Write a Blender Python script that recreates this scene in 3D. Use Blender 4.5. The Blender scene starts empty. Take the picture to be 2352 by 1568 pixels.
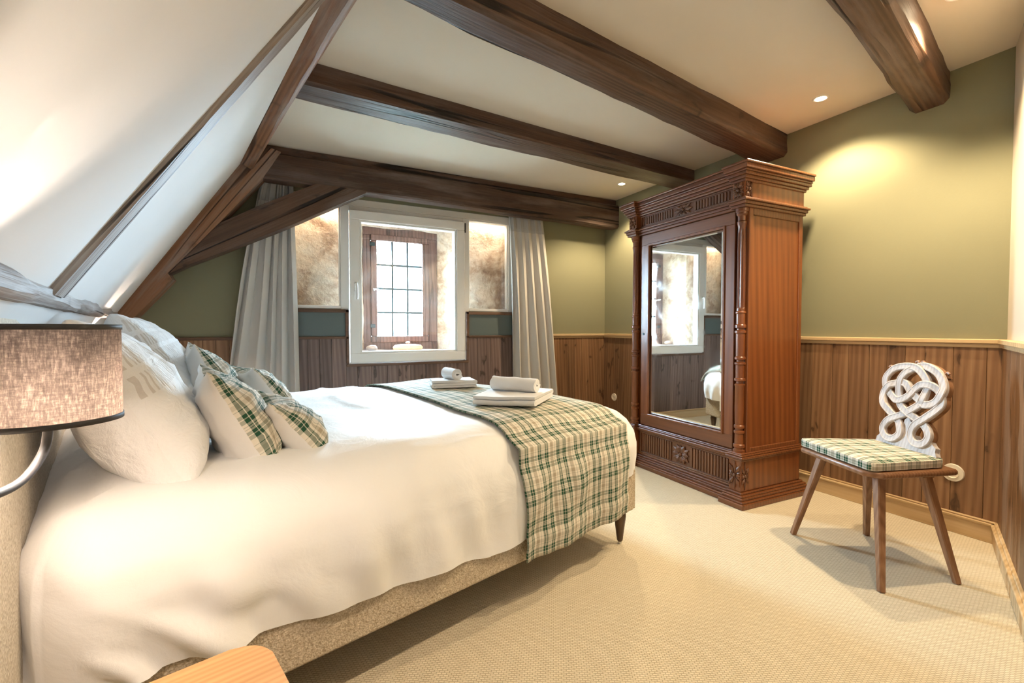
import bpy, bmesh, math, random
from mathutils import Vector, Matrix, noise
random.seed(7)
sc = bpy.context.scene
COL = sc.collection

# ------------------------------------------------------------------ camera
cam_d = bpy.data.cameras.new('camera'); cam = bpy.data.objects.new('camera', cam_d); COL.objects.link(cam)
cam_d.sensor_width = 36.0; cam_d.lens = 1045.0 / 2352.0 * 36.0
cam_d.clip_start = 0.02
cam.location = (0, 0, 1.07)
cam.rotation_euler = (math.radians(90) - math.atan(29 / 1045.0), 0, -math.radians(26.7))
sc.camera = cam
# ------------------------------------------------------------------ colour management
vs = sc.view_settings
vs.view_transform = 'Standard'; vs.look = 'None'; vs.gamma = 1.0; vs.use_curve_mapping = False
vs.exposure = 1.07
# ------------------------------------------------------------------ sky
w = bpy.data.worlds.new('sky'); sc.world = w; w.use_nodes = True
bg = w.node_tree.nodes['Background']
bg.inputs[0].default_value = (0.66, 0.82, 1.0, 1); bg.inputs[1].default_value = 110.0
# daylight portal at the old leaded window (guides the sky's light indoors)
pd = bpy.data.lights.new('window_portal', 'AREA'); pd.shape = 'RECTANGLE'; pd.size = 0.75; pd.size_y = 1.2
pd.cycles.is_portal = True
po = bpy.data.objects.new('window_portal', pd); COL.objects.link(po)
po.location = (1.03, 4.60, 1.45); po.rotation_euler = (math.radians(-90), 0, 0)
# downlight positions on the ceiling (three in view, the others above the camera)
SPOTS = [(2.854, 1.616), (2.856, 3.387), (2.47, 0.87), (1.45, 0.55)]
SPOT_W = (52.0, 58.0, 58.0, 24.0)
LAMP_W = 29.0
WARM = (1.0, 0.78, 0.50)

# ================================================================== helpers
PARENT_LOC = {}
def setp(o, label=None, cat=None, group=None, kind=None):
    if label: o['label'] = label
    if cat: o['category'] = cat
    if group: o['group'] = group
    if kind: o['kind'] = kind
    return o
def thing(name, label, cat, loc=(0, 0, 0), group=None):
    o = bpy.data.objects.new(name, None); COL.objects.link(o); o.location = loc
    o.empty_display_size = 0.05
    return setp(o, label, cat, group)
def wloc(o):
    v = Vector((0, 0, 0))
    while o: v += o.location; o = o.parent
    return v
def obj(name, bm, mat, parent=None, smooth=False, local=None):
    """link a bmesh (world coordinates) as one mesh object; local = 4x4 matrix for the object's own frame"""
    me = bpy.data.meshes.new(name)
    base = wloc(parent) if parent else Vector((0, 0, 0))
    if local is not None:
        bm.transform(local.inverted())
    elif parent:
        bm.transform(Matrix.Translation(-base))
    bmesh.ops.recalc_face_normals(bm, faces=bm.faces)
    bm.to_mesh(me); bm.free()
    if smooth:
        for p in me.polygons: p.use_smooth = True
    o = bpy.data.objects.new(name, me); COL.objects.link(o)
    if mat: me.materials.append(mat)
    if parent: o.parent = parent
    if local is not None:
        o.matrix_local = Matrix.Translation(-base) @ local if parent else local
    return o
def struct(name, bm, mat, parent=None, smooth=False, local=None):
    o = obj(name, bm, mat, parent, smooth, local)
    if parent is None: o['kind'] = 'structure'
    return o
def autosmooth(o, ang=40):
    me = o.data
    for p in me.polygons: p.use_smooth = True
    me.set_sharp_from_angle(angle=math.radians(ang))
    return o
def nb(): return bmesh.new()
def add_faces(bm, verts, faces):
    vs_ = [bm.verts.new(v) for v in verts]
    for f in faces:
        try: bm.faces.new([vs_[i] for i in f])
        except ValueError: pass
    return vs_
BOXF = [(0, 3, 2, 1), (4, 5, 6, 7), (0, 1, 5, 4), (1, 2, 6, 5), (2, 3, 7, 6), (3, 0, 4, 7)]
def box(bm, x0, x1, y0, y1, z0, z1, bev=0.0, seg=1):
    v = add_faces(bm, [(x0, y0, z0), (x1, y0, z0), (x1, y1, z0), (x0, y1, z0), (x0, y0, z1), (x1, y0, z1), (x1, y1, z1), (x0, y1, z1)], BOXF)
    if bev:
        es = set()
        for q in v: es.update(q.link_edges)
        bmesh.ops.bevel(bm, geom=list(es), offset=bev, segments=seg, profile=0.5, affect='EDGES')
    return bm
def hexa(bm, a, b, bev=0.0):
    """a, b: lists of four corners (bottom ring, top ring)"""
    v = add_faces(bm, [tuple(p) for p in a] + [tuple(p) for p in b], BOXF)
    if bev:
        es = set()
        for q in v: es.update(q.link_edges)
        bmesh.ops.bevel(bm, geom=list(es), offset=bev, segments=1, affect='EDGES')
    return bm
def prism(bm, poly, d, bev=0.0):
    """poly: list of 3d points (planar), d: extrusion vector"""
    n = len(poly); d = Vector(d)
    P0 = [Vector(p) for p in poly]
    v = add_faces(bm, P0 + [p + d for p in P0], [tuple(range(n))[::-1], tuple(range(n, 2 * n))] + [(i, (i + 1) % n, n + (i + 1) % n, n + i) for i in range(n)])
    if bev:
        es = set()
        for q in v: es.update(q.link_edges)
        bmesh.ops.bevel(bm, geom=list(es), offset=bev, segments=1, affect='EDGES')
    return bm
def bar(bm, p0, p1, w0, w1, d0=None, d1=None, up=(0, 0, 1), bev=0.0):
    p0 = Vector(p0); p1 = Vector(p1); t = (p1 - p0).normalized(); u = Vector(up)
    s = t.cross(u)
    if s.length < 1e-4: s = t.cross(Vector((1, 0, 0)))
    s.normalize(); q = s.cross(t).normalized()
    d0 = d0 or w0; d1 = d1 or w1
    ring = lambda p, a, b: [p + s * a / 2 + q * b / 2, p - s * a / 2 + q * b / 2, p - s * a / 2 - q * b / 2, p + s * a / 2 - q * b / 2]
    return hexa(bm, ring(p0, w0, d0), ring(p1, w1, d1), bev)
def lathe(bm, prof, c=(0, 0), z0=0, seg=24, flute=None, cap=True):
    """prof: list of (r, z); flute(z)->depth"""
    rings = []
    for r, z in prof:
        f = flute(z) if flute else 0
        ring = []
        for i in range(seg):
            a = 2 * math.pi * i / seg
            rr = r - (f if i % 2 else 0)
            ring.append(bm.verts.new((c[0] + rr * math.cos(a), c[1] + rr * math.sin(a), z0 + z)))
        rings.append(ring)
    for a, b in zip(rings, rings[1:]):
        for i in range(seg):
            bm.faces.new((a[i], a[(i + 1) % seg], b[(i + 1) % seg], b[i]))
    if cap:
        bm.faces.new(rings[0][::-1]); bm.faces.new(rings[-1])
    return bm
def tube(bm, pts, r, seg=10, closed=False, cap=True):
    pts = [Vector(p) for p in pts]; n = len(pts); rings = []
    prev = None
    for i, p in enumerate(pts):
        t = (pts[(i + 1) % n] - pts[i - 1]) if (closed or 0 < i < n - 1) else ((pts[1] - pts[0]) if i == 0 else (pts[-1] - pts[-2]))
        t.normalize()
        if prev is None:
            s = t.cross(Vector((0, 0, 1)))
            if s.length < 1e-3: s = t.cross(Vector((1, 0, 0)))
        else:
            s = prev - t * prev.dot(t)
        s.normalize(); prev = s; q = t.cross(s)
        rr = r(i / max(1, n - 1)) if callable(r) else r
        rings.append([bm.verts.new(p + (s * math.cos(2 * math.pi * k / seg) + q * math.sin(2 * math.pi * k / seg)) * rr) for k in range(seg)])
    m = n if closed else n - 1
    for i in range(m):
        a, b = rings[i], rings[(i + 1) % n]
        for k in range(seg):
            bm.faces.new((a[k], a[(k + 1) % seg], b[(k + 1) % seg], b[k]))
    if cap and not closed:
        bm.faces.new(rings[0][::-1]); bm.faces.new(rings[-1])
    return bm
def catmull(pts, sub=6, closed=False):
    pts = [Vector(p) for p in pts]; n = len(pts); out = []
    m = n if closed else n - 1
    for i in range(m):
        if closed: a, b, c, d = pts[i - 1], pts[i], pts[(i + 1) % n], pts[(i + 2) % n]
        else: a, b, c, d = pts[max(0, i - 1)], pts[i], pts[i + 1], pts[min(n - 1, i + 2)]
        for k in range(sub):
            t = k / sub
            out.append(0.5 * ((2 * b) + (c - a) * t + (2 * a - 5 * b + 4 * c - d) * t * t + (3 * b - a - 3 * c + d) * t ** 3))
    if not closed: out.append(pts[-1])
    return out
def lerp(a, b, t): return a + (b - a) * t
def interp(tab, x):
    if x <= tab[0][0]: return tab[0][1]
    for (x0, y0), (x1, y1) in zip(tab, tab[1:]):
        if x <= x1: return lerp(y0, y1, (x - x0) / (x1 - x0))
    return tab[-1][1]
def sm(t):
    t = max(0, min(1, t)); return t * t * (3 - 2 * t)
def nz(x, y=0.0, z=0.0): return noise.noise(Vector((x, y, z)))
def grid(bm, nu, nv, fn, uv=None, flip=False):
    """fn(i,j)->point ; uv(i,j)->(u,v)"""
    V = [[bm.verts.new(fn(i, j)) for j in range(nv + 1)] for i in range(nu + 1)]
    lay = bm.loops.layers.uv.verify() if uv else None
    for i in range(nu):
        for j in range(nv):
            idx = [(i, j), (i + 1, j), (i + 1, j + 1), (i, j + 1)]
            try: f = bm.faces.new([V[a][b] for a, b in idx])
            except ValueError: continue
            if lay:
                for lp, (a, b) in zip(f.loops, idx): lp[lay].uv = uv(a, b)
    return V

# ================================================================== materials
class M:
    def __init__(s, name):
        s.m = bpy.data.materials.new(name); s.m.use_nodes = True; s.t = s.m.node_tree; s.t.nodes.clear()
        s.out = s.t.nodes.new('ShaderNodeOutputMaterial')
    def n(s, typ, ins=None, **props):
        nd = s.t.nodes.new(typ)
        for k, v in props.items(): setattr(nd, k, v)
        for k, v in (ins or {}).items():
            if hasattr(v, 'is_linked') or isinstance(v, bpy.types.NodeSocket): s.t.links.new(v, nd.inputs[k])
            else: nd.inputs[k].default_value = v
        return nd
    def link(s, a, b): s.t.links.new(a, b)
    def math(s, op, a, b=0.0, c=None, clamp=False):
        ins = {0: a, 1: b}
        if c is not None: ins[2] = c
        return s.n('ShaderNodeMath', ins, operation=op, use_clamp=clamp).outputs[0]
    def mix(s, f, a, b, blend='MIX'):
        nd = s.n('ShaderNodeMix', None, data_type='RGBA', blend_type=blend)
        for i, v in ((0, f), (6, a), (7, b)):
            if isinstance(v, bpy.types.NodeSocket): s.link(v, nd.inputs[i])
            else: nd.inputs[i].default_value = v if i == 0 else (tuple(v) + (1,))[:4]
        return nd.outputs[2]
    def ramp(s, f, stops, interp='LINEAR'):
        nd = s.n('ShaderNodeValToRGB', {0: f}); cr = nd.color_ramp; cr.interpolation = interp
        while len(cr.elements) < len(stops): cr.elements.new(0.5)
        for e, (p, c) in zip(cr.elements, stops):
            e.position = p; e.color = (c, c, c, 1) if isinstance(c, (int, float)) else (tuple(c) + (1,))[:4]
        return nd.outputs[0]
    def coords(s, scale=(1, 1, 1), rot=(0, 0, 0), kind='Object', rnd=True):
        tc = s.n('ShaderNodeTexCoord').outputs[kind]
        if rnd:
            oi = s.n('ShaderNodeObjectInfo').outputs['Random']
            off = s.n('ShaderNodeVectorMath', {0: (17.3, 9.1, 23.7)}, operation='SCALE'); s.link(oi, off.inputs['Scale'])
            tc = s.n('ShaderNodeVectorMath', {0: tc, 1: off.outputs[0]}, operation='ADD').outputs[0]
        return s.n('ShaderNodeMapping', {'Vector': tc, 'Scale': scale, 'Rotation': rot}).outputs[0]
    def noise(s, vec, scale, detail=4, rough=0.55, dist=0.0):
        return s.n('ShaderNodeTexNoise', {'Vector': vec, 'Scale': scale, 'Detail': detail, 'Roughness': rough, 'Distortion': dist}).outputs[0]
    def bsdf(s, col, rough=0.6, height=None, bump=0.3, dist=0.01, **kw):
        ins = {'Base Color': col if isinstance(col, bpy.types.NodeSocket) else (tuple(col) + (1,))[:4], 'Roughness': rough}
        ins.update(kw)
        b = s.n('ShaderNodeBsdfPrincipled', ins)
        if height is not None:
            bp = s.n('ShaderNodeBump', {'Height': height, 'Strength': bump, 'Distance': dist}); s.link(bp.outputs[0], b.inputs['Normal'])
        s.link(b.outputs[0], s.out.inputs[0]); return s.m

def flat(name, col, rough=0.5, **kw):
    m = M(name); return m.bsdf(col, rough, **kw)

def wood(name, dark, mid, light, axis='Z', sc_=1.0, rough=0.55, bump=0.25, knots=0.0, crack=0.0, grey=None, vary=0.25, spec=0.4, coat=0.0):
    m = M(name)
    a = {'X': 0, 'Y': 1, 'Z': 2}[axis]
    def st(al, ac):
        v = [ac * sc_] * 3; v[a] = al * sc_; return tuple(v)
    base = m.coords(st(0.32, 7.0))
    n1 = m.noise(base, 1.6, 5, 0.6, 0.7)
    rings = m.n('ShaderNodeTexWave', {'Vector': base, 'Scale': 2.6, 'Distortion': 4.0, 'Detail': 3.0, 'Detail Scale': 0.8}, wave_type='BANDS', bands_direction='Y' if axis == 'X' else 'X' if axis == 'Y' else 'DIAGONAL').outputs['Fac']
    fib = m.noise(m.coords(st(2.0, 110.0)), 1.0, 3, 0.6)
    n2 = m.noise(m.coords(st(0.9, 30.0)), 1.3, 4, 0.6, 0.8)
    f = m.math('ADD', m.math('ADD', m.math('MULTIPLY', n1, 0.36), m.math('MULTIPLY', n2, 0.30)), m.math('ADD', m.math('MULTIPLY', rings, 0.14), m.math('MULTIPLY', fib, 0.20)))
    col = m.ramp(f, [(0.30, dark), (0.5, mid), (0.72, light)])
    height = m.math('ADD', m.math('MULTIPLY', fib, 0.5), m.math('MULTIPLY', n1, 0.5))
    if knots:
        sx = m.n('ShaderNodeSeparateXYZ', {0: m.coords(st(2.2, 5.0))}).outputs
        o1, o2 = [k_ for k_ in (0, 1, 2) if k_ != a]
        v2 = m.n('ShaderNodeCombineXYZ', {0: m.math('ADD', sx[o1], sx[o2]), 1: sx[a]}).outputs[0]
        v2 = m.n('ShaderNodeVectorMath', {0: v2, 1: m.n('ShaderNodeTexNoise', {'Vector': v2, 'Scale': 3.0, 'Detail': 2.0}).outputs[1]}, operation='ADD').outputs[0]
        vo = m.n('ShaderNodeTexVoronoi', {'Vector': v2, 'Scale': 1.0, 'Randomness': 1.0}, voronoi_dimensions='2D').outputs['Distance']
        k = m.ramp(vo, [(0.0, 1.0), (0.035, 0.75), (0.06, 0.95), (0.08, 0.35), (0.15, 0.0)])
        col = m.mix(m.math('MULTIPLY', k, knots), col, tuple(c * 0.42 for c in dark))
    if grey:
        g = m.ramp(m.noise(m.coords(st(1.2, 9.0)), 1.3, 5, 0.65), [(0.46, 0.0), (0.66, 1.0)])
        col = m.mix(m.math('MULTIPLY', g, 0.75), col, grey)
    if crack:
        cn = m.noise(m.coords(st(0.35, 9.0)), 1.0, 2, 0.5, 0.4)
        line = m.ramp(m.math('ABSOLUTE', m.math('SUBTRACT', cn, 0.5)), [(0.0, 1.0), (0.010, 0.9), (0.020, 0.0)])
        mask = m.ramp(m.noise(m.coords(st(0.8, 2.5)), 1.0, 2), [(0.44, 0.0), (0.52, 1.0)])
        line = m.math('MULTIPLY', m.math('MULTIPLY', line, mask), crack)
        col = m.mix(line, col, tuple(c * 0.2 for c in dark))
        height = m.math('SUBTRACT', height, m.math('MULTIPLY', line, 1.6))
    if vary:
        oi = m.n('ShaderNodeObjectInfo').outputs['Random']
        v = m.math('ADD', m.math('MULTIPLY', oi, vary * 2), 1.0 - vary)
        col = m.n('ShaderNodeHueSaturation', {'Color': col, 'Value': v}).outputs[0]
    return m.bsdf(col, rough, height, bump, 0.006, **{'Specular IOR Level': spec, 'Coat Weight': coat, 'Coat Roughness': 0.25})

def plaster(name, col, bump=0.05, rough=0.85, var=0.03):
    m = M(name); c = m.coords(rnd=False)
    n = m.noise(c, 3.0, 5); f = m.noise(c, 90.0, 4, 0.6)
    cc = m.mix(n, tuple(max(0, x * (1 - var)) for x in col), tuple(x * (1 + var) for x in col))
    return m.bsdf(cc, rough, f, bump, 0.004)

MAT = {}
MAT['ceil'] = plaster('cream_plaster', (0.64, 0.575, 0.48))
MAT['slope'] = plaster('white_plaster', (0.72, 0.715, 0.71))
MAT['green'] = plaster('sage_green_paint', (0.222, 0.216, 0.132), 0.08)
MAT['bluegreen'] = flat('grey_green_panel_paint', (0.10, 0.13, 0.125), 0.6)
MAT['cream_wall'] = plaster('cream_wall_paint', (0.56, 0.50, 0.41))
MAT['plank'] = wood('stained_spruce', (0.12, 0.058, 0.027), (0.22, 0.116, 0.056), (0.32, 0.187, 0.098), 'Z', 1.0, 0.5, 0.15, knots=0.9, vary=0.22)
MAT['plank_grey'] = wood('smoked_spruce', (0.08, 0.050, 0.042), (0.155, 0.102, 0.085), (0.24, 0.168, 0.142), 'Z', 1.0, 0.5, 0.15, knots=0.9, vary=0.25)
MAT['rail'] = wood('light_oak_rail', (0.40, 0.26, 0.12), (0.55, 0.39, 0.21), (0.66, 0.50, 0.30), 'Y', 1.0, 0.5, 0.1, vary=0.05)
MAT['rail_x'] = wood('light_oak_rail_across', (0.40, 0.26, 0.12), (0.55, 0.39, 0.21), (0.66, 0.50, 0.30), 'X', 1.0, 0.5, 0.1, vary=0.05)
MAT['trim_dark'] = wood('brown_moulding', (0.07, 0.035, 0.02), (0.13, 0.068, 0.04), (0.2, 0.115, 0.07), 'X', 1.0, 0.5, 0.1, vary=0.08)
MAT['beam'] = wood('old_oak_timber', (0.030, 0.014, 0.008), (0.078, 0.039, 0.022), (0.15, 0.083, 0.052), 'X', 0.8, 0.55, 1.0, knots=0.7, crack=1.0, grey=(0.15, 0.112, 0.098), vary=0.1)  # grey-lilac patches: weathering, with window sheen put into the colour
MAT['beam_red'] = wood('reddish_old_timber', (0.09, 0.036, 0.016), (0.215, 0.098, 0.046), (0.33, 0.175, 0.10), 'X', 0.8, 0.55, 0.8, knots=0.4, crack=0.8, grey=(0.30, 0.25, 0.22), vary=0.08)
MAT['beam_grey'] = wood('weathered_grey_timber', (0.09, 0.055, 0.035), (0.24, 0.19, 0.16), (0.42, 0.38, 0.36), 'X', 0.8, 0.6, 1.0, knots=0.4, crack=1.0, grey=(0.42, 0.40, 0.40), vary=0.05)
MAT['walnut'] = wood('polished_walnut', (0.095, 0.024, 0.006), (0.172, 0.050, 0.012), (0.24, 0.082, 0.022), 'Z', 0.7, 0.36, 0.06, vary=0.05, spec=0.5, coat=0.35)
MAT['walnut_h'] = wood('polished_walnut_across', (0.08, 0.024, 0.007), (0.15, 0.048, 0.014), (0.215, 0.078, 0.025), 'Y', 0.7, 0.36, 0.06, vary=0.05, spec=0.5, coat=0.35)
MAT['carved'] = wood('carved_walnut', (0.06, 0.02, 0.008), (0.13, 0.048, 0.018), (0.21, 0.085, 0.034), 'Z', 1.2, 0.4, 0.1, vary=0.05, spec=0.5, coat=0.3)
MAT['chair'] = wood('chair_beech', (0.14, 0.06, 0.025), (0.25, 0.12, 0.055), (0.36, 0.19, 0.10), 'Z', 1.2, 0.45, 0.12, vary=0.06, coat=0.2)
MAT['chair_x'] = wood('chair_beech_seat', (0.12, 0.05, 0.02), (0.22, 0.10, 0.045), (0.32, 0.165, 0.085), 'Y', 1.2, 0.42, 0.12, vary=0.06, coat=0.25)
MAT['pale_carved'] = wood('pale_carving', (0.38, 0.32, 0.28), (0.52, 0.47, 0.45), (0.62, 0.58, 0.57), 'Z', 1.6, 0.5, 0.2, vary=0.02)  # carved faces, paler than the rest of the chair
MAT['oak_top'] = wood('honey_oak', (0.40, 0.19, 0.065), (0.53, 0.28, 0.11), (0.62, 0.36, 0.16), 'X', 1.3, 0.42, 0.05, vary=0.02)
MAT['bedleg'] = wood('bed_leg_wood', (0.05, 0.028, 0.014), (0.11, 0.065, 0.035), (0.17, 0.10, 0.055), 'Z', 1.5, 0.45, 0.1, vary=0.05)
MAT['white_pvc'] = flat('white_window_lacquer', (0.78, 0.77, 0.74), 0.35)
MAT['frame_paint'] = flat('pale_grey_panel_lacquer', (0.66, 0.63, 0.57), 0.5)
MAT['old_frame'] = wood('old_window_oak', (0.06, 0.028, 0.02), (0.135, 0.066, 0.048), (0.21, 0.115, 0.09), 'Z', 1.0, 0.6, 0.5, crack=0.6, vary=0.05)
MAT['lead'] = flat('dark_lead', (0.03, 0.045, 0.045), 0.5, Metallic=0.3)
MAT['metal'] = flat('brushed_steel', (0.6, 0.6, 0.6), 0.3, Metallic=1.0)
MAT['black_metal'] = flat('black_painted_steel', (0.04, 0.038, 0.037), 0.6)
MAT['white_plastic'] = flat('cream_plastic', (0.80, 0.74, 0.62), 0.35)
MAT['dark_hole'] = flat('dark_socket_hole', (0.01, 0.01, 0.01), 0.6)
MAT['terracotta'] = flat('terracotta', (0.62, 0.27, 0.14), 0.6)
MAT['stone_lump'] = flat('brown_stone', (0.24, 0.15, 0.10), 0.8)

m = M('stone_render'); c = m.coords(rnd=False)
n1 = m.noise(c, 3.4, 8, 0.68, 0.6); n2 = m.noise(c, 14.0, 6, 0.65); n3 = m.noise(c, 45.0, 5, 0.6)
f = m.math('ADD', m.math('MULTIPLY', n1, 0.7), m.math('MULTIPLY', n2, 0.3))
cc = m.ramp(f, [(0.34, (0.25, 0.14, 0.085)), (0.43, (0.45, 0.30, 0.20)), (0.50, (0.66, 0.50, 0.37)), (0.62, (0.78, 0.66, 0.53))])
MAT['stone'] = m.bsdf(cc, 0.9, m.math('ADD', n2, m.math('MULTIPLY', n3, 0.5)), 0.7, 0.02)

m = M('sisal_carpet'); c = m.coords(rot=(0, 0, math.radians(32)), rnd=False)
br = m.n('ShaderNodeTexBrick', {'Vector': c, 'Color1': (1, 1, 1, 1), 'Color2': (0.8, 0.8, 0.8, 1), 'Mortar': (0.0, 0.0, 0.0, 1), 'Scale': 62.0, 'Mortar Size': 0.11, 'Mortar Smooth': 1.0, 'Brick Width': 1.0, 'Row Height': 0.5})
fib = m.noise(m.coords(rnd=False), 420.0, 2); big = m.noise(m.coords(rnd=False), 4.0, 3)
cc = m.mix(br.outputs[0], (0.40, 0.335, 0.22), (0.74, 0.66, 0.51))
cc = m.mix(m.math('MULTIPLY', fib, 0.35), cc, (0.52, 0.44, 0.30))
cc = m.mix(m.math('MULTIPLY', big, 0.18), cc, (0.62, 0.54, 0.40))
MAT['carpet'] = m.bsdf(cc, 0.95, m.math('ADD', br.outputs[1], m.math('MULTIPLY', fib, -0.3)), 0.5, -0.004, **{'Specular IOR Level': 0.1})

def tweed(name, c1, c2, scale=260.0):
    m = M(name); c = m.coords(rnd=False)
    n = m.noise(c, scale, 2, 0.6); n2 = m.noise(c, scale * 0.45, 3, 0.7)
    v = m.n('ShaderNodeTexVoronoi', {'Vector': c, 'Scale': scale * 0.7}).outputs['Distance']
    f = m.math('ADD', m.math('MULTIPLY', n, 0.5), m.math('MULTIPLY', n2, 0.5))
    return m.bsdf(m.ramp(f, [(0.38, c1), (0.62, c2)]), 0.95, v, 0.5, 0.004, **{'Specular IOR Level': 0.1})
MAT['tweed'] = tweed('beige_tweed', (0.34, 0.265, 0.175), (0.66, 0.565, 0.43))
MAT['tweed_light'] = tweed('pale_boucle', (0.50, 0.435, 0.34), (0.74, 0.68, 0.58), 200.0)

def cloth(name, col, bump=0.12, scale=9.0, sheen=0.15, rough=0.85, trans=0.0):
    m = M(name); c = m.coords()
    n = m.noise(c, scale, 5, 0.55, 0.5); f = m.noise(c, 500.0, 2)
    h = m.math('ADD', m.math('MULTIPLY', n, 1.0), m.math('MULTIPLY', f, 0.03))
    return m.bsdf(col, rough, h, bump, 0.03, **{'Sheen Weight': sheen, 'Specular IOR Level': 0.2})
MAT['duvet'] = cloth('white_cotton_satin', (0.80, 0.785, 0.765), 0.22, 7.0, 0.2, 0.6)
MAT['sheet'] = cloth('white_sheet', (0.80, 0.78, 0.75), 0.2, 9.0)
MAT['pillow'] = cloth('white_pillow_cotton', (0.82, 0.80, 0.785), 0.8, 10.0)
MAT['cushion_back'] = cloth('off_white_cushion_cotton', (0.74, 0.715, 0.68), 0.12, 8.0)
MAT['curtain'] = cloth('grey_curtain', (0.56, 0.54, 0.505), 0.03, 20.0)
MAT['curtain_dark'] = cloth('grey_curtain_tape', (0.40, 0.39, 0.37), 0.05, 20.0)
MAT['terry'] = (lambda m: m.bsdf((0.80, 0.785, 0.77), 0.95, m.noise(m.coords(), 380.0, 3), 0.8, 0.004, **{'Sheen Weight': 0.4, 'Specular IOR Level': 0.1}))(M('white_terry'))

def plaid(name, pu=0.108, pv=0.122, cream=(0.70, 0.645, 0.545), green=(0.022, 0.075, 0.042), taupe=(0.33, 0.28, 0.20), bump=0.06):
    m = M(name)
    uv = m.n('ShaderNodeUVMap').outputs[0]; sp = m.n('ShaderNodeSeparateXYZ', {0: uv})
    R_, T_, Z_ = (1, 0, 0), (0, 1, 0), (0, 0, 0)
    H_ = (.7, 0, 0)
    st1 = [(0, Z_), (.04, R_), (.12, Z_), (.14, R_), (.22, Z_), (.255, H_), (.27, Z_), (.30, H_), (.315, Z_), (.345, H_), (.36, Z_), (.40, R_), (.48, Z_), (.50, R_), (.58, Z_), (.69, T_), (.84, Z_), (.92, H_), (.935, Z_)]
    st2 = [(0, Z_), (.05, R_), (.14, Z_), (.16, R_), (.23, Z_), (.27, H_), (.285, Z_), (.32, H_), (.335, Z_), (.38, R_), (.46, Z_), (.48, R_), (.55, Z_), (.65, H_), (.665, Z_), (.71, (0, .6, 0)), (.82, Z_), (.89, H_), (.905, Z_)]
    a = m.n('ShaderNodeSeparateColor', {0: m.ramp(m.math('FRACT', m.math('DIVIDE', sp.outputs[0], pu)), st1, 'CONSTANT')})
    b = m.n('ShaderNodeSeparateColor', {0: m.ramp(m.math('FRACT', m.math('DIVIDE', sp.outputs[1], pv)), st2, 'CONSTANT')})
    g = m.math('ADD', m.math('MULTIPLY', a.outputs[0], 0.66), m.math('MULTIPLY', b.outputs[0], 0.46), clamp=True)
    t = m.math('ADD', m.math('MULTIPLY', a.outputs[1], 0.6), m.math('MULTIPLY', b.outputs[1], 0.5), clamp=True)
    col = m.mix(t, cream, taupe); col = m.mix(g, col, green)
    wv = m.noise(m.coords(), 300.0, 2)
    return m.bsdf(col, 0.9, m.math('ADD', wv, m.math('MULTIPLY', m.noise(m.coords(), 14.0, 4), 2.0)), bump, 0.01, **{'Specular IOR Level': 0.15})
MAT['plaid'] = plaid('green_plaid')
MAT['plaid_c'] = plaid('green_plaid_cushion', 0.120, 0.125)

# pillow cotton with an openwork lace band near its top hem (uv v = distance from the top edge)
m = M('lace_band_cotton'); uv = m.n('ShaderNodeUVMap').outputs[0]; sp = m.n('ShaderNodeSeparateXYZ', {0: uv})
band = m.ramp(sp.outputs[1], [(0.0, 0.0), (0.035, 1.0), (0.085, 0.0), (0.105, 1.0), (0.155, 0.0), (0.175, 1.0), (0.225, 0.0)], 'CONSTANT')
lad = m.math('LESS_THAN', m.math('FRACT', m.math('ADD', m.math('MULTIPLY', sp.outputs[0], 95.0), m.math('MULTIPLY', m.noise(m.coords(), 12.0, 2), 1.5))), 0.42)
hole = m.math('MULTIPLY', band, lad)
col = m.mix(m.math('MULTIPLY', hole, 0.55), (0.83, 0.82, 0.81), (0.50, 0.44, 0.39))
h = m.math('ADD', m.math('MULTIPLY', hole, -0.15), m.noise(m.coords(), 12.0, 5, 0.55, 0.5))
MAT['lace'] = m.bsdf(col, 0.85, h, 0.75, 0.03, **{'Sheen Weight': 0.2, 'Specular IOR Level': 0.2})

# lamp shade: linen that lets the bulb glow through
m = M('linen_lampshade'); c = m.coords((1, 1, 1), rnd=False)
n1 = m.noise(m.coords((70, 70, 14), rnd=False), 6.0, 4, 0.7); n2 = m.noise(m.coords((14, 14, 70), rnd=False), 6.0, 3, 0.7)
f = m.math('ADD', m.math('MULTIPLY', n1, 0.65), m.math('MULTIPLY', n2, 0.35))
col = m.ramp(f, [(0.36, (0.014, 0.011, 0.009)), (0.5, (0.043, 0.033, 0.027)), (0.64, (0.11, 0.088, 0.073))])
d = m.n('ShaderNodeBsdfDiffuse', {0: m.mix(0.6, col, (0.09, 0.08, 0.075))}); t = m.n('ShaderNodeBsdfTranslucent', {0: col})
mx = m.n('ShaderNodeMixShader', {0: 0.55, 1: d.outputs[0], 2: t.outputs[0]}); m.link(mx.outputs[0], m.out.inputs[0]); MAT['shade'] = m.m

def glass(name, tint=(0.97, 0.985, 0.98), ior=1.45, haze=0.0):
    m = M(name)
    t = m.n('ShaderNodeBsdfTransparent', {0: tint + (1,)}); g = m.n('ShaderNodeBsdfGlossy', {0: (1, 1, 1, 1), 'Roughness': 0.0})
    fc = m.n('ShaderNodeLayerWeight', {'Blend': 0.5}).outputs['Facing']
    fr = m.math('ADD', m.math('MULTIPLY', m.math('POWER', fc, 5.0), 0.9), 0.05, clamp=True)
    s = m.n('ShaderNodeMixShader', {0: fr, 1: t.outputs[0], 2: g.outputs[0]}).outputs[0]
    if haze:
        d = m.n('ShaderNodeBsdfDiffuse', {0: (0.7, 0.75, 0.8, 1)})
        hz = m.math('MULTIPLY', m.ramp(m.noise(m.coords(rnd=False), 5.0, 5, 0.6, 1.5), [(0.5, 0.0), (0.75, 1.0)]), haze)
        s = m.n('ShaderNodeMixShader', {0: hz, 1: s, 2: d.outputs[0]}).outputs[0]
    m.link(s, m.out.inputs[0]); return m.m
MAT['glass'] = glass('window_glass', haze=0.10)
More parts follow.
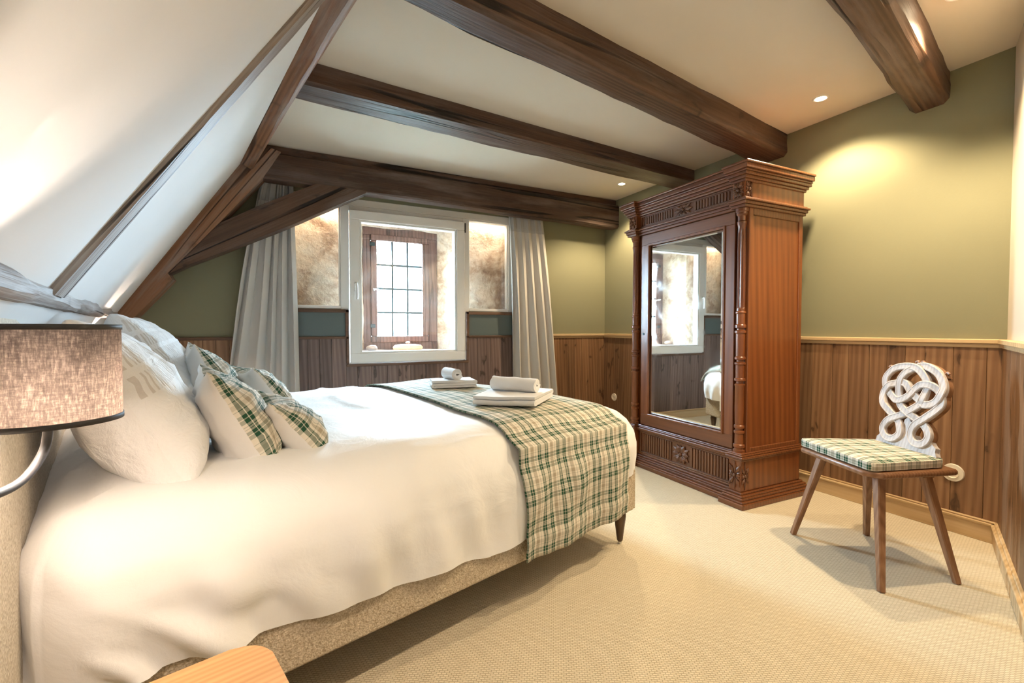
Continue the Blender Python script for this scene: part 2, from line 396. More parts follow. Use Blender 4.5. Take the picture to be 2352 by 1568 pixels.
MAT['old_glass'] = glass('old_window_glass', (0.93, 0.97, 0.98), haze=0.05)
m = M('mirror_glass'); h = m.noise(m.coords(rnd=False), 2.2, 5, 0.6, 2.0)
MAT['mirror'] = m.bsdf((0.86, 0.89, 0.89), m.ramp(h, [(0.45, 0.0), (0.8, 0.12)]), Metallic=1.0)
def emis(name, col, s):
    m = M(name); e = m.n('ShaderNodeEmission', {0: col + (1,), 1: s}); m.link(e.outputs[0], m.out.inputs[0]); return m.m
MAT['led'] = emis('downlight_lens', (1.0, 0.80, 0.52), 40.0)
MAT['bulb'] = emis('warm_bulb', (1.0, 0.70, 0.40), 25.0)
MAT['added_fill_strip'] = emis('warm_fill_glow', (1.0, 0.82, 0.62), 90.0)  # glow of the added strips that brighten the stone by the window

# ================================================================== frames of reference
XR, YW, ZC = 3.17, 4.03, 2.43
AB = math.radians(15.4)                      # the bed stands turned against the window wall
NB = Vector((math.cos(AB), math.sin(AB), 0)); LB = Vector((-math.sin(AB), math.cos(AB), 0))
def B(n, l, z): return NB * n + LB * l + Vector((0, 0, z))
AS = math.radians(11.0)                      # so does the roof slope
SS = Vector((-math.sin(AS), math.cos(AS), 0)); MS = Vector((math.cos(AS), math.sin(AS), 0))
pA = Vector((-0.994, 3.8, 1.126)); pB = Vector((-0.263, 3.8, 2.239))
mA, mB = pA.dot(MS), None
# slope line: walk along SS so that both points share one s
_d = pB - pA; _k = _d.dot(SS); _ab = (_d - SS * _k)          # pure m,z part
SLD = _ab / _ab.z                                            # change of position per unit z on the slope
def SL(s, z, off=0.0):
    """point on the roof slope: s along the eaves, z height, off towards the room (downwards)"""
    p = pA + SS * (s - pA.dot(SS)) + SLD * (z - pA.z)
    return p + SLN * off
SLN = SS.cross(SLD).normalized()
if SLN.z > 0: SLN = -SLN
FW0 = Vector((3.209, 0.916, 0)); FWD = Vector((-0.932, -0.362, 0)).normalized(); FWN = Vector((-FWD.y, FWD.x, 0))
if FWN.y < 0: FWN = -FWN

# ================================================================== the setting
bm = nb(); box(bm, -2.2, 3.6, -1.6, 5.0, -0.1, 0.0); struct('floor', bm, MAT['carpet'])
bm = nb(); box(bm, -1.2, 3.6, -1.6, 4.9, ZC, ZC + 0.1); struct('ceiling', bm, MAT['ceil'])
bm = nb(); prism(bm, [SL(-1.6, 1.0), SL(-1.6, 2.62), SL(4.6, 2.62), SL(4.6, 1.0)], -SLN * 0.1); struct('ceiling_slope', bm, MAT['slope'])
# knee wall under the eaves beam, behind the headboard
def knee(l, z): return B(-0.135 - 0.1 * (3.93 - l), l, z)
bm = nb(); prism(bm, [knee(-1.6, 0), knee(4.6, 0), knee(4.6, 1.30), knee(-1.6, 1.30)], -NB * 0.1); struct('wall_left', bm, MAT['slope'])
# right wall
bm = nb(); box(bm, XR, XR + 0.1, 0.3, 4.2, 0, ZC + 0.05); wall_r = struct('wall_right', bm, MAT['green'])
# front wall (behind and beside the camera)
bm = nb()
p0 = FW0 - FWD * 0.4; p1 = FW0 + FWD * 5.6
prism(bm, [p0, p1, p1 + Vector((0, 0, ZC + .05)), p0 + Vector((0, 0, ZC + .05))], -FWN * 0.1); wall_f = struct('wall_front', bm, MAT['cream_wall'])
# window wall: a mesh of panels around the opening of the window
OX0, OX1, OZ0, OZ1, SX0, SX1, SZ0 = -0.02, 2.06, 1.235, 2.16, 0.455, 1.56, 0.765
bm = nb()
YB_ = YW + 0.13
box(bm, -2.2, OX0, YW, YB_, 0, 2.5); box(bm, OX1, 3.3, YW, YB_, 0, 2.5)
box(bm, OX0, OX1, YW, YB_, OZ1, 2.5)
box(bm, OX0, SX0, YW, YB_, 0, OZ0); box(bm, SX1, OX1, YW, YB_, 0, OZ0); box(bm, SX0, SX1, YW, YB_, 0, SZ0)
wall_b = struct('wall_back', bm, MAT['green'])

# ---- wainscot planks
def planks_right():
    y = 0.86
    while y < YW - 0.002:
        wd = random.uniform(0.085, 0.15); y1 = min(y + wd, YW)
        bm = nb(); box(bm, XR - 0.016 - random.uniform(0, 0.0015), XR + 0.004, y + 0.0008, y1 - 0.0008, 0.0, 0.995, 0.0015)
        obj('plank', bm, MAT['plank'], wall_r); y = y1
planks_right()
def planks_back():
    x = -1.25
    while x < XR - 0.018:
        wd = random.uniform(0.085, 0.14); x1 = min(x + wd, XR - 0.016)
        for b_ in (-0.45, 0.47, 1.545, 2.06):
            if x < b_ - 0.02 < x1: x1 = b_
        mid = (x + x1) / 2
        top = 0.765 if 0.47 <= mid <= 1.545 else 0.99
        grey = -0.1 < mid < 2.06
        bm = nb(); box(bm, x + 0.0008, x1 - 0.0008, YW - 0.016 - random.uniform(0, .0015), YW + 0.004, 0.0, top, 0.0015)
        obj('plank', bm, MAT['plank_grey'] if grey else MAT['plank'], wall_b); x = x1
planks_back()
def planks_front():
    t = 0.0
    while t < 1.3:
        wd = random.uniform(0.09, 0.15)
        a = FW0 + FWD * (t + 0.0008); b = FW0 + FWD * (t + wd - 0.0008)
        bm = nb(); prism(bm, [a - FWN * .004, b - FWN * .004, b + FWN * 0.016, a + FWN * 0.016], (0, 0, 0.995), 0.0015)
        obj('plank', bm, MAT['plank'], wall_f); t += wd
planks_front()
# ---- cap rails and baseboards
def rail_r(y0, y1):
    bm = nb(); box(bm, XR - 0.034, XR, y0, y1, 0.995, 1.018, 0.004, 2); box(bm, XR - 0.024, XR, y0, y1, 0.975, 0.996, 0.003); return bm
struct('trim_1', rail_r(0.86, YW - 0.0), MAT['rail'])
bm = nb(); box(bm, 2.07, XR - 0.03, YW - 0.034, YW, 0.995, 1.018, 0.004, 2); box(bm, 2.07, XR - .03, YW - 0.024, YW, 0.975, 0.996, 0.003); struct('trim_2', bm, MAT['rail_x'])
bm = nb(); box(bm, -1.25, -0.03, YW - 0.034, YW, 0.985, 1.008, 0.004, 2); struct('trim_3', bm, MAT['trim_dark'])
def front_strip(prof, t0, t1, mat, name):
    bm = nb()
    for (d, z0, z1) in prof:
        a = FW0 + FWD * t0 + Vector((0, 0, z0)); b = FW0 + FWD * t1 + Vector((0, 0, z0))
        prism(bm, [a, b, b + FWN * d, a + FWN * d], (0, 0, z1 - z0), 0.003)
    struct(name, bm, mat)
front_strip([(0.034, .995, 1.018), (0.024, .975, .996)], 0.0, 1.3, MAT['rail_x'], 'trim_4')
bm = nb(); box(bm, XR - 0.032, XR, 0.87, YW, 0, 0.085, 0.002); box(bm, XR - 0.040, XR, 0.87, YW, 0.085, 0.098, 0.004, 2); box(bm, XR - 0.028, XR, .87, YW, .098, .108, .003); struct('baseboard_right', bm, MAT['rail'])
bm = nb(); box(bm, -1.3, XR - .03, YW - 0.032, YW, 0, 0.085, 0.002); box(bm, -1.3, XR - .03, YW - 0.040, YW, 0.085, 0.098, 0.004, 2); struct('baseboard_back', bm, MAT['rail_x'])
front_strip([(0.032, 0, .085), (0.040, .085, .098), (.028, .098, .108)], 0.0, 1.3, MAT['rail_x'], 'baseboard_front')
# ---- dark mouldings and green inset panels beside the window
def frame_trim(name, x0, x1, z0, z1):
    g = thing(name, None, None, ((x0 + x1) / 2, YW, z0)); g['kind'] = 'structure'
    bm = nb(); box(bm, x0, x1, YW - 0.008, YW + 0.002, z0, z1); obj('inset_panel', bm, MAT['bluegreen'], g)
    for a, b, c, d in ((x0, x1, z1 - 0.028, z1), (x0, x1, z0, z0 + 0.022), (x1 - 0.028, x1, z0, z1), (x0, x0 + 0.028, z0, z1)):
        bm = nb(); box(bm, a, b, YW - 0.026, YW, c, d, 0.005, 2); obj('moulding', bm, MAT['trim_dark'], g)
frame_trim('trim_5', -0.01, 0.492, 0.985, 1.232)
frame_trim('trim_6', 1.538, 2.065, 0.985, 1.232)
bm = nb()
box(bm, 0.47, 1.56, YW - 0.026, YW, 0.752, 0.775, 0.005, 2); box(bm, 0.47, 0.492, YW - 0.026, YW, 0.775, 0.99, 0.005, 2); box(bm, 1.538, 1.56, YW - .026, YW, .775, .99, .005, 2)
struct('trim_7', bm, MAT['trim_dark'])

# ---- window_1: white inner window with a tilting sash and two fixed side lights
win = thing('window_1', None, None, (1.0, YW, 0.78)); win['kind'] = 'structure'
def part(name, mat, parent, *boxes, bev=0.003, seg=1):
    bm = nb()
    for b in boxes: box(bm, *b, bev, seg)
    return obj(name, bm, mat, parent)
part('header_panel', MAT['frame_paint'], win, (OX0 + .001, OX1 - .001, YW - 0.004, YW + 0.05, 2.10, OZ1 - .001))
for x0, x1, zb in ((0.432, 0.50, 0.770), (1.515, 1.572, 0.770), (OX0 + .001, 0.03, OZ0), (1.985, OX1 - .001, OZ0)):
    part('frame_post', MAT['frame_paint'] if zb > 1 else MAT['white_pvc'], win, (x0, x1, YW - 0.005, YW + 0.07, zb + .001, 2.10))
for x0, x1 in ((0.03, 0.432), (1.572, 1.985)):
    part('side_sill', MAT['white_pvc'], win, (x0, x1, YW - 0.006, YW + 0.07, 1.236, 1.262))
    part('side_head', MAT['white_pvc'], win, (x0, x1, YW + 0.0, YW + 0.07, 2.085, 2.10))
    part('glazing_bead', MAT['white_pvc'], win, (x0, x0 + .010, YW + 0.01, YW + 0.06, 1.262, 2.085), (x1 - .010, x1, YW + .01, YW + .06, 1.262, 2.085))
    part('side_pane', MAT['glass'], win, (x0 + .005, x1 - .005, YW + 0.035, YW + 0.039, 1.262, 2.085), bev=0)
part('bottom_frame', MAT['white_pvc'], win, (0.501, 1.514, YW - .004, YW + .07, .768, .79))
part('frame_head', MAT['white_pvc'], win, (0.501, 1.514, YW - .003, YW + .07, 2.055, 2.099))
# sash
SY0, SY1 = YW - 0.042, YW - 0.006
sx0, sx1, sz0, sz1, sw = 0.503, 1.515, 0.785, 2.060, 0.078
for a in ((sx0, sx1, SY0, SY1, sz1 - sw, sz1), (sx0, sx1, SY0, SY1, sz0, sz0 + sw), (sx0, sx0 + sw, SY0, SY1, sz0 + sw - .001, sz1 - sw + .001), (sx1 - sw, sx1, SY0, SY1, sz0 + sw - .001, sz1 - sw + .001)):
    part('sash_rail', MAT['white_pvc'], win, a, bev=0.005, seg=2)
i0, i1, j0, j1 = sx0 + sw, sx1 - sw, sz0 + sw, sz1 - sw
for a in ((i0, i1, SY0 + .012, SY1 + .05, j1 - .016, j1), (i0, i1, SY0 + .012, SY1 + .05, j0, j0 + .016), (i0, i0 + .016, SY0 + .012, SY1 + .05, j0 + .016, j1 - .016), (i1 - .016, i1, SY0 + .012, SY1 + .05, j0 + .016, j1 - .016)):
    part('glazing_bead', MAT['white_pvc'], win, a)
part('sash_pane', MAT['glass'], win, (i0 + .004, i1 - .004, YW - 0.004, YW, j0 + .004, j1 - .004), bev=0)
hd = part('handle_plate', MAT['white_pvc'], win, (0.534, 0.560, SY0 - 0.010, SY0 + .001, 1.385, 1.462), bev=0.004, seg=2)
bm = nb(); tube(bm, catmull([(0.547, SY0 - .008, 1.44), (0.547, SY0 - .035, 1.442), (0.549, SY0 - .047, 1.425), (0.550, SY0 - .048, 1.37), (0.551, SY0 - .044, 1.315)], 5), 0.0085, 10); obj('handle_lever', bm, MAT['white_pvc'], win, True)
for z in (1.985, 0.80):
    bm = nb(); lathe(bm, [(0.009, 0), (0.009, 0.085)], (sx1 + 0.008, SY0 + 0.01), z - .02, 12); obj('hinge', bm, MAT['black_metal'] if z > 1 else MAT['metal'], win)

# ---- old stone outer wall with its deep splayed niche
NX0, NX1, NZ0, NZ1, NY = 0.58, 1.60, 0.855, 2.10, 4.21       # niche mouth
QX0, QX1, QZ0, QZ1, QY = 0.690, 1.400, 0.872, 2.035, 4.53    # at the old window
def rough(p, a=0.012):
    return Vector(p) + Vector((nz(p[0] * 5 + 3, p[1] * 5, p[2] * 5), nz(p[0] * 5, p[1] * 5 + 9, p[2] * 5), nz(p[0] * 5, p[1] * 5, p[2] * 5 + 5))) * a + Vector((nz(p[0] * 19, p[1] * 19, p[2] * 19 + 2), nz(p[0] * 17 + 7, p[1] * 19, p[2] * 19), 0)) * a * 0.4
bm = nb()
def patch(c00, c10, c11, c01, nu, nv):
    c = [Vector(q) for q in (c00, c10, c11, c01)]
    grid(bm, nu, nv, lambda i, j: rough(lerp(lerp(c[0], c[1], i / nu), lerp(c[3], c[2], i / nu), j / nv)))
patch((-0.35, NY, 0.4), (NX0, NY, 0.4), (NX0, NY, 2.5), (-0.35, NY, 2.5), 28, 60)
patch((NX1, NY, 0.4), (2.4, NY, 0.4), (2.4, NY, 2.5), (NX1, NY, 2.5), 26, 60)
patch((NX0, NY, 0.4), (NX1, NY, 0.4), (NX1, NY, NZ0), (NX0, NY, NZ0), 30, 14)
patch((NX0, NY, NZ1), (NX1, NY, NZ1), (NX1, NY, 2.5), (NX0, NY, 2.5), 30, 12)
patch((NX0, NY, NZ0), (QX0, QY, QZ0), (QX0, QY, QZ1), (NX0, NY, NZ1), 16, 50)
patch((QX1, QY, QZ0), (NX1, NY, NZ0), (NX1, NY, NZ1), (QX1, QY, QZ1), 16, 50)
patch((NX0, NY, NZ0), (NX1, NY, NZ0), (QX1, QY, QZ0), (QX0, QY, QZ0), 34, 14)
patch((NX0, NY, NZ1), (NX1, NY, NZ1), (QX1, QY, QZ1), (QX0, QY, QZ1), 34, 14)
# outer side and wall thickness beside the window
box(bm, -0.45, QX0 + 0.0, QY + 0.0, QY + 0.09, 0.2, 2.6); box(bm, QX1, 2.5, QY, QY + 0.09, 0.2, 2.6); box(bm, QX0, QX1, QY, QY + .09, 0.2, QZ0); box(bm, QX0, QX1, QY, QY + .09, QZ1, 2.6)
box(bm, -0.45, 2.5, YB_ + .0, QY + .09, 2.5, 2.6); box(bm, -0.45, 2.5, YB_, QY + .09, 0.2, 0.4); box(bm, -0.45, -0.35, YB_, QY + .09, .2, 2.6); box(bm, 2.4, 2.5, YB_, QY + .09, .2, 2.6)
bmesh.ops.remove_doubles(bm, verts=bm.verts, dist=0.0005)
so = struct('wall_outer', bm, MAT['stone'], smooth=True)
# warm fill strips added unseen above the side panes to brighten the stone
for x0, x1 in ((0.02, 0.44), (1.57, 2.02)):
    t_ = thing('added_fill_strip', 'added unseen fill strip above the stone behind the ' + ('pane next to the long gathered curtain' if x0 < 1 else 'pane next to the short curtain'), 'light strip', ((x0 + x1) / 2, YW + 0.15, 2.15), 'added hidden fill strips')
    part('fill_housing', MAT['white_pvc'], t_, (x0, x1, YW + 0.134, YW + 0.162, 2.142, 2.156))
    part('fill_emitter', MAT['added_fill_strip'], t_, (x0 + .01, x1 - .01, YW + 0.138, YW + 0.158, 2.138, 2.142), bev=0)

# ---- window_2: old leaded casement
win2 = thing('window_2', None, None, (1.04, 4.5, 0.88)); win2['kind'] = 'structure'
gx0, gx1, gz0, gz1, gy = 0.811, 1.253, 1.0, 1.915, 4.50
for a in ((QX0 - .01, QX1 + .01, gy, gy + .05, 1.965, 2.05), (QX0 - .01, QX1 + .01, gy, gy + .05, 0.86, 0.945), (QX0 - .01, 0.755, gy, gy + .05, .94, 1.97), (1.318, QX1 + .01, gy, gy + .05, .94, 1.97)):
    part('outer_frame_rail', MAT['old_frame'], win2, a, bev=0.006)
for a in ((.755, 1.318, gy - .018, gy + .03, gz1, 1.972), (.755, 1.318, gy - .018, gy + .03, .940, gz0), (.755, gx0, gy - .018, gy + .03, gz0, gz1), (gx1, 1.318, gy - .018, gy + .03, gz0, gz1)):
    part('casement_rail', MAT['old_frame'], win2, a, bev=0.008, seg=2)
cw, rh = (gx1 - gx0) / 3, (gz1 - gz0) / 4
for i in range(3):
    for j in range(4):
        part('pane', MAT['old_glass'], win2, (gx0 + i * cw + .003, gx0 + (i + 1) * cw - .003, gy + .004, gy + .007, gz0 + j * rh + .003, gz0 + (j + 1) * rh - .003), bev=0)
for i in (1, 2): part('lead_bar', MAT['lead'], win2, (gx0 + i * cw - .009, gx0 + i * cw + .009, gy - .004, gy + .014, gz0, gz1), bev=.002)
for j in (1, 2, 3): part('lead_bar', MAT['lead'], win2, (gx0, gx1, gy - .005, gy + .013, gz0 + j * rh - .009, gz0 + j * rh + .009), bev=.002)
bm = nb(); tube(bm, [(0.778, gy - .022, 1.44), (0.778, gy - .05, 1.44)], .009); tube(bm, catmull([(0.766, gy - .05, 1.447), (0.80, gy - .052, 1.443), (0.838, gy - .05, 1.432)], 4), 0.008); obj('handle', bm, MAT['metal'], win2, True)
for z in (1.86, 1.08):
    part('hinge_strap', MAT['lead'], win2, (0.742, 0.79, gy - .024, gy - .016, z, z + .035), bev=.003)
# pot and stone on the niche sill
pc = (1.075, 4.375)
t_ = thing('clay_dish', 'flat terracotta dish with a lid and small metal knob on the window sill', 'dish', (pc[0], pc[1], 0.868))
bm = nb(); lathe(bm, [(0.10, 0), (0.135, 0.006), (0.142, 0.02), (0.138, 0.034), (0.12, 0.042)], pc, 0.868, 32); obj('bowl', bm, MAT['terracotta'], t_, True)
bm = nb(); lathe(bm, [(0.134, 0.036), (0.125, 0.046), (0.08, 0.054), (0.02, 0.057)], pc, 0.868, 32); obj('lid', bm, MAT['terracotta'], t_, True)
bm = nb(); lathe(bm, [(0.006, 0.055), (0.008, 0.062), (0.02, 0.066), (0.024, 0.072), (0.014, 0.078), (0.004, 0.08)], pc, 0.868, 16); obj('knob', bm, MAT['metal'], t_, True)
bm = nb(); bmesh.ops.create_icosphere(bm, subdivisions=3, radius=1.0)
for v in bm.verts:
    q = v.co.copy(); k = 1 + 0.18 * nz(q.x * 1.5, q.y * 1.5, q.z * 1.5)
    v.co = Vector((0.735 + q.x * 0.052 * k, 4.34 + q.y * 0.05 * k, 0.893 + q.z * 0.028 * k))
setp(obj('field_stone', bm, MAT['stone_lump'], None, True), 'rounded brown stone lying in the corner of the window niche', 'stone')

# ---- outdoors: haze-tinted wooded hillside and a gabled house far below the window
m = M('haze_tinted_trees'); c = m.coords(rnd=False)  # distance haze is put into the colour, an unnaturally dark blue-green
MAT['hazy'] = m.bsdf(m.ramp(m.noise(c, 0.35, 6, 0.7), [(0.35, (0.0008, 0.0026, 0.0034)), (0.62, (0.003, 0.0055, 0.0066))]), 0.9)
bm = nb()
def hill(i, j):
    x = -30 + i * 2.4; y = 62 + j * 2.5
    return Vector((x, y, -12 + 16.0 * math.exp(-((x - 26) / 7.0) ** 2) * sm(j / 9) + 15 * sm(j / 12) * math.exp(-((x - 24) / 7) ** 2) + 1.6 * nz(x * .3, y * .3) + .8 * nz(x * .9, y * .9)))
grid(bm, 50, 20, hill)
setp(obj('wooded_hill', bm, MAT['hazy'], None, True), 'hazy blue wooded hillside seen through the leaded panes', 'hill')
MAT['snow'] = flat('pale_roof', (0.55, 0.6, 0.62), 0.8); MAT['farwall'] = flat('pale_house_wall', (0.5, 0.5, 0.48), 0.9)
h_ = thing('distant_house', 'pale gabled house far beyond the leaded window', 'house', (11, 44, -8))
bm = nb(); prism(bm, [(8, 40, -8), (14, 40, -8), (14, 40, -.5), (11, 40, 2.4), (8, 40, -.5)], (0, 8, 0)); obj('wall', bm, MAT['farwall'], h_)
bm = nb(); prism(bm, [(7.6, 39.6, -.9), (11, 39.6, 2.45), (14.4, 39.6, -.9), (14.4, 39.6, -.6), (11, 39.6, 2.85), (7.6, 39.6, -.6)], (0, 8.8, 0)); obj('roof', bm, MAT['snow'], h_); h_.location = (7.6, 44, -6)
bm = nb(); box(bm, -90, 110, 8, 160, -12.4, -12); struct('ground', bm, flat('pale_meadow', (0.3, 0.33, 0.3), 0.9))

# ================================================================== timbers
def timber(name, label, mat, sec0, sec1, nseg=30, jit=0.006, ch=0.012, group=None, seed=0.0, rows=None, cat='beam'):
    """hand-hewn beam between two four-cornered sections (bottom near, bottom far, top far, top near)"""
    s0 = [Vector(p) for p in sec0]; s1 = [Vector(p) for p in sec1]
    c0 = sum(s0, Vector()) / 4; c1 = sum(s1, Vector()) / 4
    ex = (c1 - c0).normalized(); ez = Vector((0, 0, 1)); ey = ez.cross(ex)
    if ey.length < 1e-3: ey = Vector((0, 1, 0))
    ey.normalize(); ez = ex.cross(ey)
    local = Matrix(((ex.x, ey.x, ez.x, c0.x), (ex.y, ey.y, ez.y, c0.y), (ex.z, ey.z, ez.z, c0.z), (0, 0, 0, 1)))
    bm = nb(); rings = []
    for i in range(nseg + 1):
        t = i / nseg; cs = [lerp(a, b, t) for a, b in zip(s0, s1)]; ctr = sum(cs, Vector()) / 4
        L_ = (c1 - c0).length * t
        ring = []
        for k in range(4):
            p, pn, pp = cs[k], cs[(k + 1) % 4], cs[k - 1]
            cc = ch * (1 + 0.9 * nz(L_ * 3.1 + seed, k * 7.7))
            for q in (pp, pn):
                v = p + (q - p).normalized() * cc
                out = (p - ctr).normalized()
                v = v + out * (jit * nz(L_ * 2.2 + seed, k * 3.3 + 1) + jit * 0.6 * nz(L_ * 9.0 + seed, k * 5.1 + 4))
                ring.append(bm.verts.new(v))
            if k != 3 or True:
                # extra mid-face vertex for a slightly wavy face
                mdp = (p + pn) / 2; nrm = (mdp - ctr).normalized()
                ring.append(bm.verts.new(mdp + nrm * (jit * 0.8 * nz(L_ * 3.0 + seed + 30, k * 2.9))))
        rings.append(ring)
    n = len(rings[0])
    for a, b in zip(rings, rings[1:]):
        for k in range(n): bm.faces.new((a[k], a[(k + 1) % n], b[(k + 1) % n], b[k]))
    bm.faces.new(rings[0][::-1]); bm.faces.new(rings[-1])
    o = obj(name, bm, mat, None, False, local); autosmooth(o, 35)
    return setp(o, label, cat, group)
up = Vector((0, 0, 1))
def cbeam(name, label, mat, near0, near1, far0, far1, zb0, zb1, **kw):
    zt = ZC + 0.03
    timber(name, label, mat, [(near0[0], near0[1], zb0), (far0[0], far0[1], zb0), (far0[0], far0[1], zt), (near0[0], near0[1], zt)],
           [(near1[0], near1[1], zb1), (far1[0], far1[1], zb1), (far1[0], far1[1], zt), (near1[0], near1[1], zt)], **kw)
G = 'dark ceiling beams'
# second, third and fourth beam fan out from the roof slope
cbeam('ceiling_beam', 'dark brown ceiling beam between the heavy window beam and the broad middle beam', MAT['beam'], (0.02, 2.557), (3.20, 2.822), (0.02, 2.765), (3.20, 3.07), 2.315, 2.335, seed=3, group=G)
cbeam('ceiling_beam', 'broad dark ceiling beam ending above the wardrobe top', MAT['beam'], (-0.05, 1.52), (3.20, 2.018), (-0.05, 1.66), (3.20, 2.25), 2.285, 2.283, seed=11, group=G, jit=0.009, ch=0.02)
cbeam('ceiling_beam', 'short brown ceiling beam with one side lit orange by a downlight', MAT['beam'], (0.6, 0.58), (3.20, 1.148), (0.6, 0.745), (3.20, 1.322), 2.262, 2.27, seed=23, group=G, jit=0.012, ch=0.02)
# heavy collar beam in front of the window wall
o = timber('collar_beam', 'heavy dark timber running in front of the window head', MAT['beam'], [(-0.16, 3.80, 2.168), (-0.16, 3.925, 2.168), (-0.16, 3.925, 2.365), (-0.16, 3.80, 2.365)],
       [(3.19, 3.80, 2.128), (3.19, 3.925, 2.128), (3.19, 3.925, 2.365), (3.19, 3.80, 2.365)], seed=31, jit=0.006, group='roof truss timbers')
timber('ceiling_batten', 'thin dark board between the window beam and the ceiling', MAT['beam'], [(-0.2, 3.85, 2.355), (-0.2, 4.03, 2.355), (-0.2, 4.03, 2.45), (-0.2, 3.85, 2.45)],
       [(3.19, 3.85, 2.355), (3.19, 4.03, 2.355), (3.19, 4.03, 2.45), (3.19, 3.85, 2.45)], seed=37, jit=0.003, ch=0.005, cat='board')
def poly_timber(name, label, mat, xz, y0, y1, ax0, ax1, group=None, bev=0.008, cat='beam', taper=None):
    ex = Vector((ax1[0] - ax0[0], 0, ax1[1] - ax0[1])).normalized(); ey = Vector((0, 1, 0)); ez = ex.cross(ey)
    local = Matrix(((ex.x, ey.x, ez.x, ax0[0]), (ex.y, ey.y, ez.y, y0), (ex.z, ey.z, ez.z, ax0[1]), (0, 0, 0, 1)))
    # refine the outline so that it can be a little wavy
    pts = []
    for i, p in enumerate(xz):
        q = xz[(i + 1) % len(xz)]; L_ = math.hypot(q[0] - p[0], q[1] - p[1]); k = max(1, int(L_ / 0.09))
        for j in range(k):
            t = j / k; x = lerp(p[0], q[0], t); z = lerp(p[1], q[1], t)
            a = 0.004 if j else 0
            pts.append((x + a * nz(x * 8, z * 8, 3), z + a * nz(x * 8 + 5, z * 8, 3)))
    bm = nb(); prism(bm, [(x, y0, z) for x, z in pts], (0, y1 - y0, 0), 0)
    o = obj(name, bm, mat, None, False, local)
    return setp(o, label, cat, group)
raf = poly_timber('principal_rafter', 'big reddish brown rafter leaning up beside the curtain to the window beam', MAT['beam_red'],
    [(-1.16, 0.94), (-0.30, 2.255), (-0.155, 2.415), (0.002, 2.372), (-0.118, 2.165), (-0.388, 1.815), (-0.690, 1.445), (-0.665, 1.405), (-1.04, 0.94)], 3.792, 3.93, (-1.0, 1.126), (-0.263, 2.239), 'roof truss timbers')
brc = poly_timber('knee_brace', 'brown curved brace spanning from the leaning rafter to the window beam', MAT['beam'],
    [(-0.688, 1.440), (-0.388, 1.812), (-0.131, 1.972), (0.10, 2.10), (0.242, 2.175), (0.615, 2.170), (0.60, 2.150), (0.342, 2.003), (0.038, 1.830), (-0.352, 1.622), (-0.582, 1.505)], 3.796, 3.915, (-0.66, 1.43), (0.6, 2.16), 'roof truss timbers')
# carpenter's pegs and marks
for (x, z, par) in ((-0.60, 1.515, raf), (-0.80, 1.40, raf), (0.02, 2.30, raf), (0.40, 2.205, brc)):
    bm = nb(); tube(bm, [(x, 3.80, z), (x, 3.786, z)], 0.012, 10)
    o = obj('peg', bm, MAT['beam'], None); o.parent = par; o.matrix_parent_inverse = par.matrix_world.inverted() if False else par.matrix_local.inverted()
bm = nb(); bar(bm, (-0.60, 3.790, 1.578), (-0.505, 3.790, 1.525), 0.010, 0.010, 0.006, 0.006, up=(0, 1, 0)); o = obj('wedge', bm, MAT['beam_red'], None); o.parent = brc; o.matrix_parent_inverse = brc.matrix_local.inverted()
# purlin where slope and ceiling meet
def pur(s, dl, db):
    a = SL(s, 2.225 + dl); top = SL(s, 2.50)
    right = Vector((a.x, a.y, 0)) + MS * 0.185
    return [a + Vector((0, 0, 0)) - SLN * .02, SL(s, 2.225 + dl) + MS * 0.075 + Vector((0, 0, -0.030)), right + Vector((0, 0, 2.45)), top - SLN * .03 + up * 0.02]
s_end = pA.dot(SS) - 0.12
timber('purlin', 'reddish timber along the line where the white slope meets the ceiling', MAT['beam_red'], pur(3.74, 0.012, 0), pur(0.3, 0.09, 0), seed=41, jit=0.005, ch=0.012, group='roof slope timbers')
# common rafter on the slope
def rafsec(z, d=0.016):
    a = SL(1.63 - (z - 1.15) * 0.08, z); b = SL(1.63 - (z - 1.15) * 0.08 + 0.165, z)
    return [a + SLN * d, b + SLN * d, b - SLN * 0.03, a - SLN * 0.03]
timber('common_rafter', 'weathered grey rafter rising across the white sloping ceiling', MAT['beam_grey'], rafsec(1.165), rafsec(2.34), seed=53, jit=0.006, ch=0.010, group='roof slope timbers')
# eaves beam at the foot of the slope
def plate(s):
    a = SL(s, 1.175); b = SL(s, 1.13)
    return [Vector((a.x, a.y, 1.128)) + MS * 0.004, Vector((a.x, a.y, 1.128)) - MS * 0.12, Vector((a.x, a.y, 1.19)) - MS * 0.10, Vector((a.x, a.y, 1.185)) + MS * 0.006]
timber('eaves_beam', 'rough silver grey eaves beam above the headboard', MAT['beam_grey'], plate(-0.4), plate(3.86), seed=61, jit=0.010, ch=0.015, nseg=60, group='roof slope timbers')

# ================================================================== downlights
for i, (x, y) in enumerate(SPOTS):
    lab = ['ceiling downlight over the chair and green wall', 'ceiling downlight behind the wardrobe near the window beam', 'ceiling downlight beside the short beam over the room corner', 'ceiling downlight above the foot of the room near the camera'][i]
    d_ = thing('downlight', lab, 'downlight', (x, y, ZC), 'recessed ceiling downlights')
    bm = nb(); lathe(bm, [(0.030, -0.001), (0.030, -0.003), (0.041, -0.003), (0.043, 0.0)], (x, y), ZC, 32, cap=False); obj('trim_ring', bm, MAT['white_pvc'], d_, True)
    bm = nb(); lathe(bm, [(0.030, -0.0015), (0.001, -0.0018)], (x, y), ZC, 32); obj('lens', bm, MAT['led'], d_)
    ld = bpy.data.lights.new('downlight_beam', 'SPOT'); ld.energy = SPOT_W[i]; ld.color = WARM; ld.spot_size = math.radians(128); ld.spot_blend = 0.55; ld.shadow_soft_size = 0.028
    lo = bpy.data.objects.new('downlight_beam', ld); COL.objects.link(lo); lo.parent = d_; lo.location = (0, 0, -0.03)

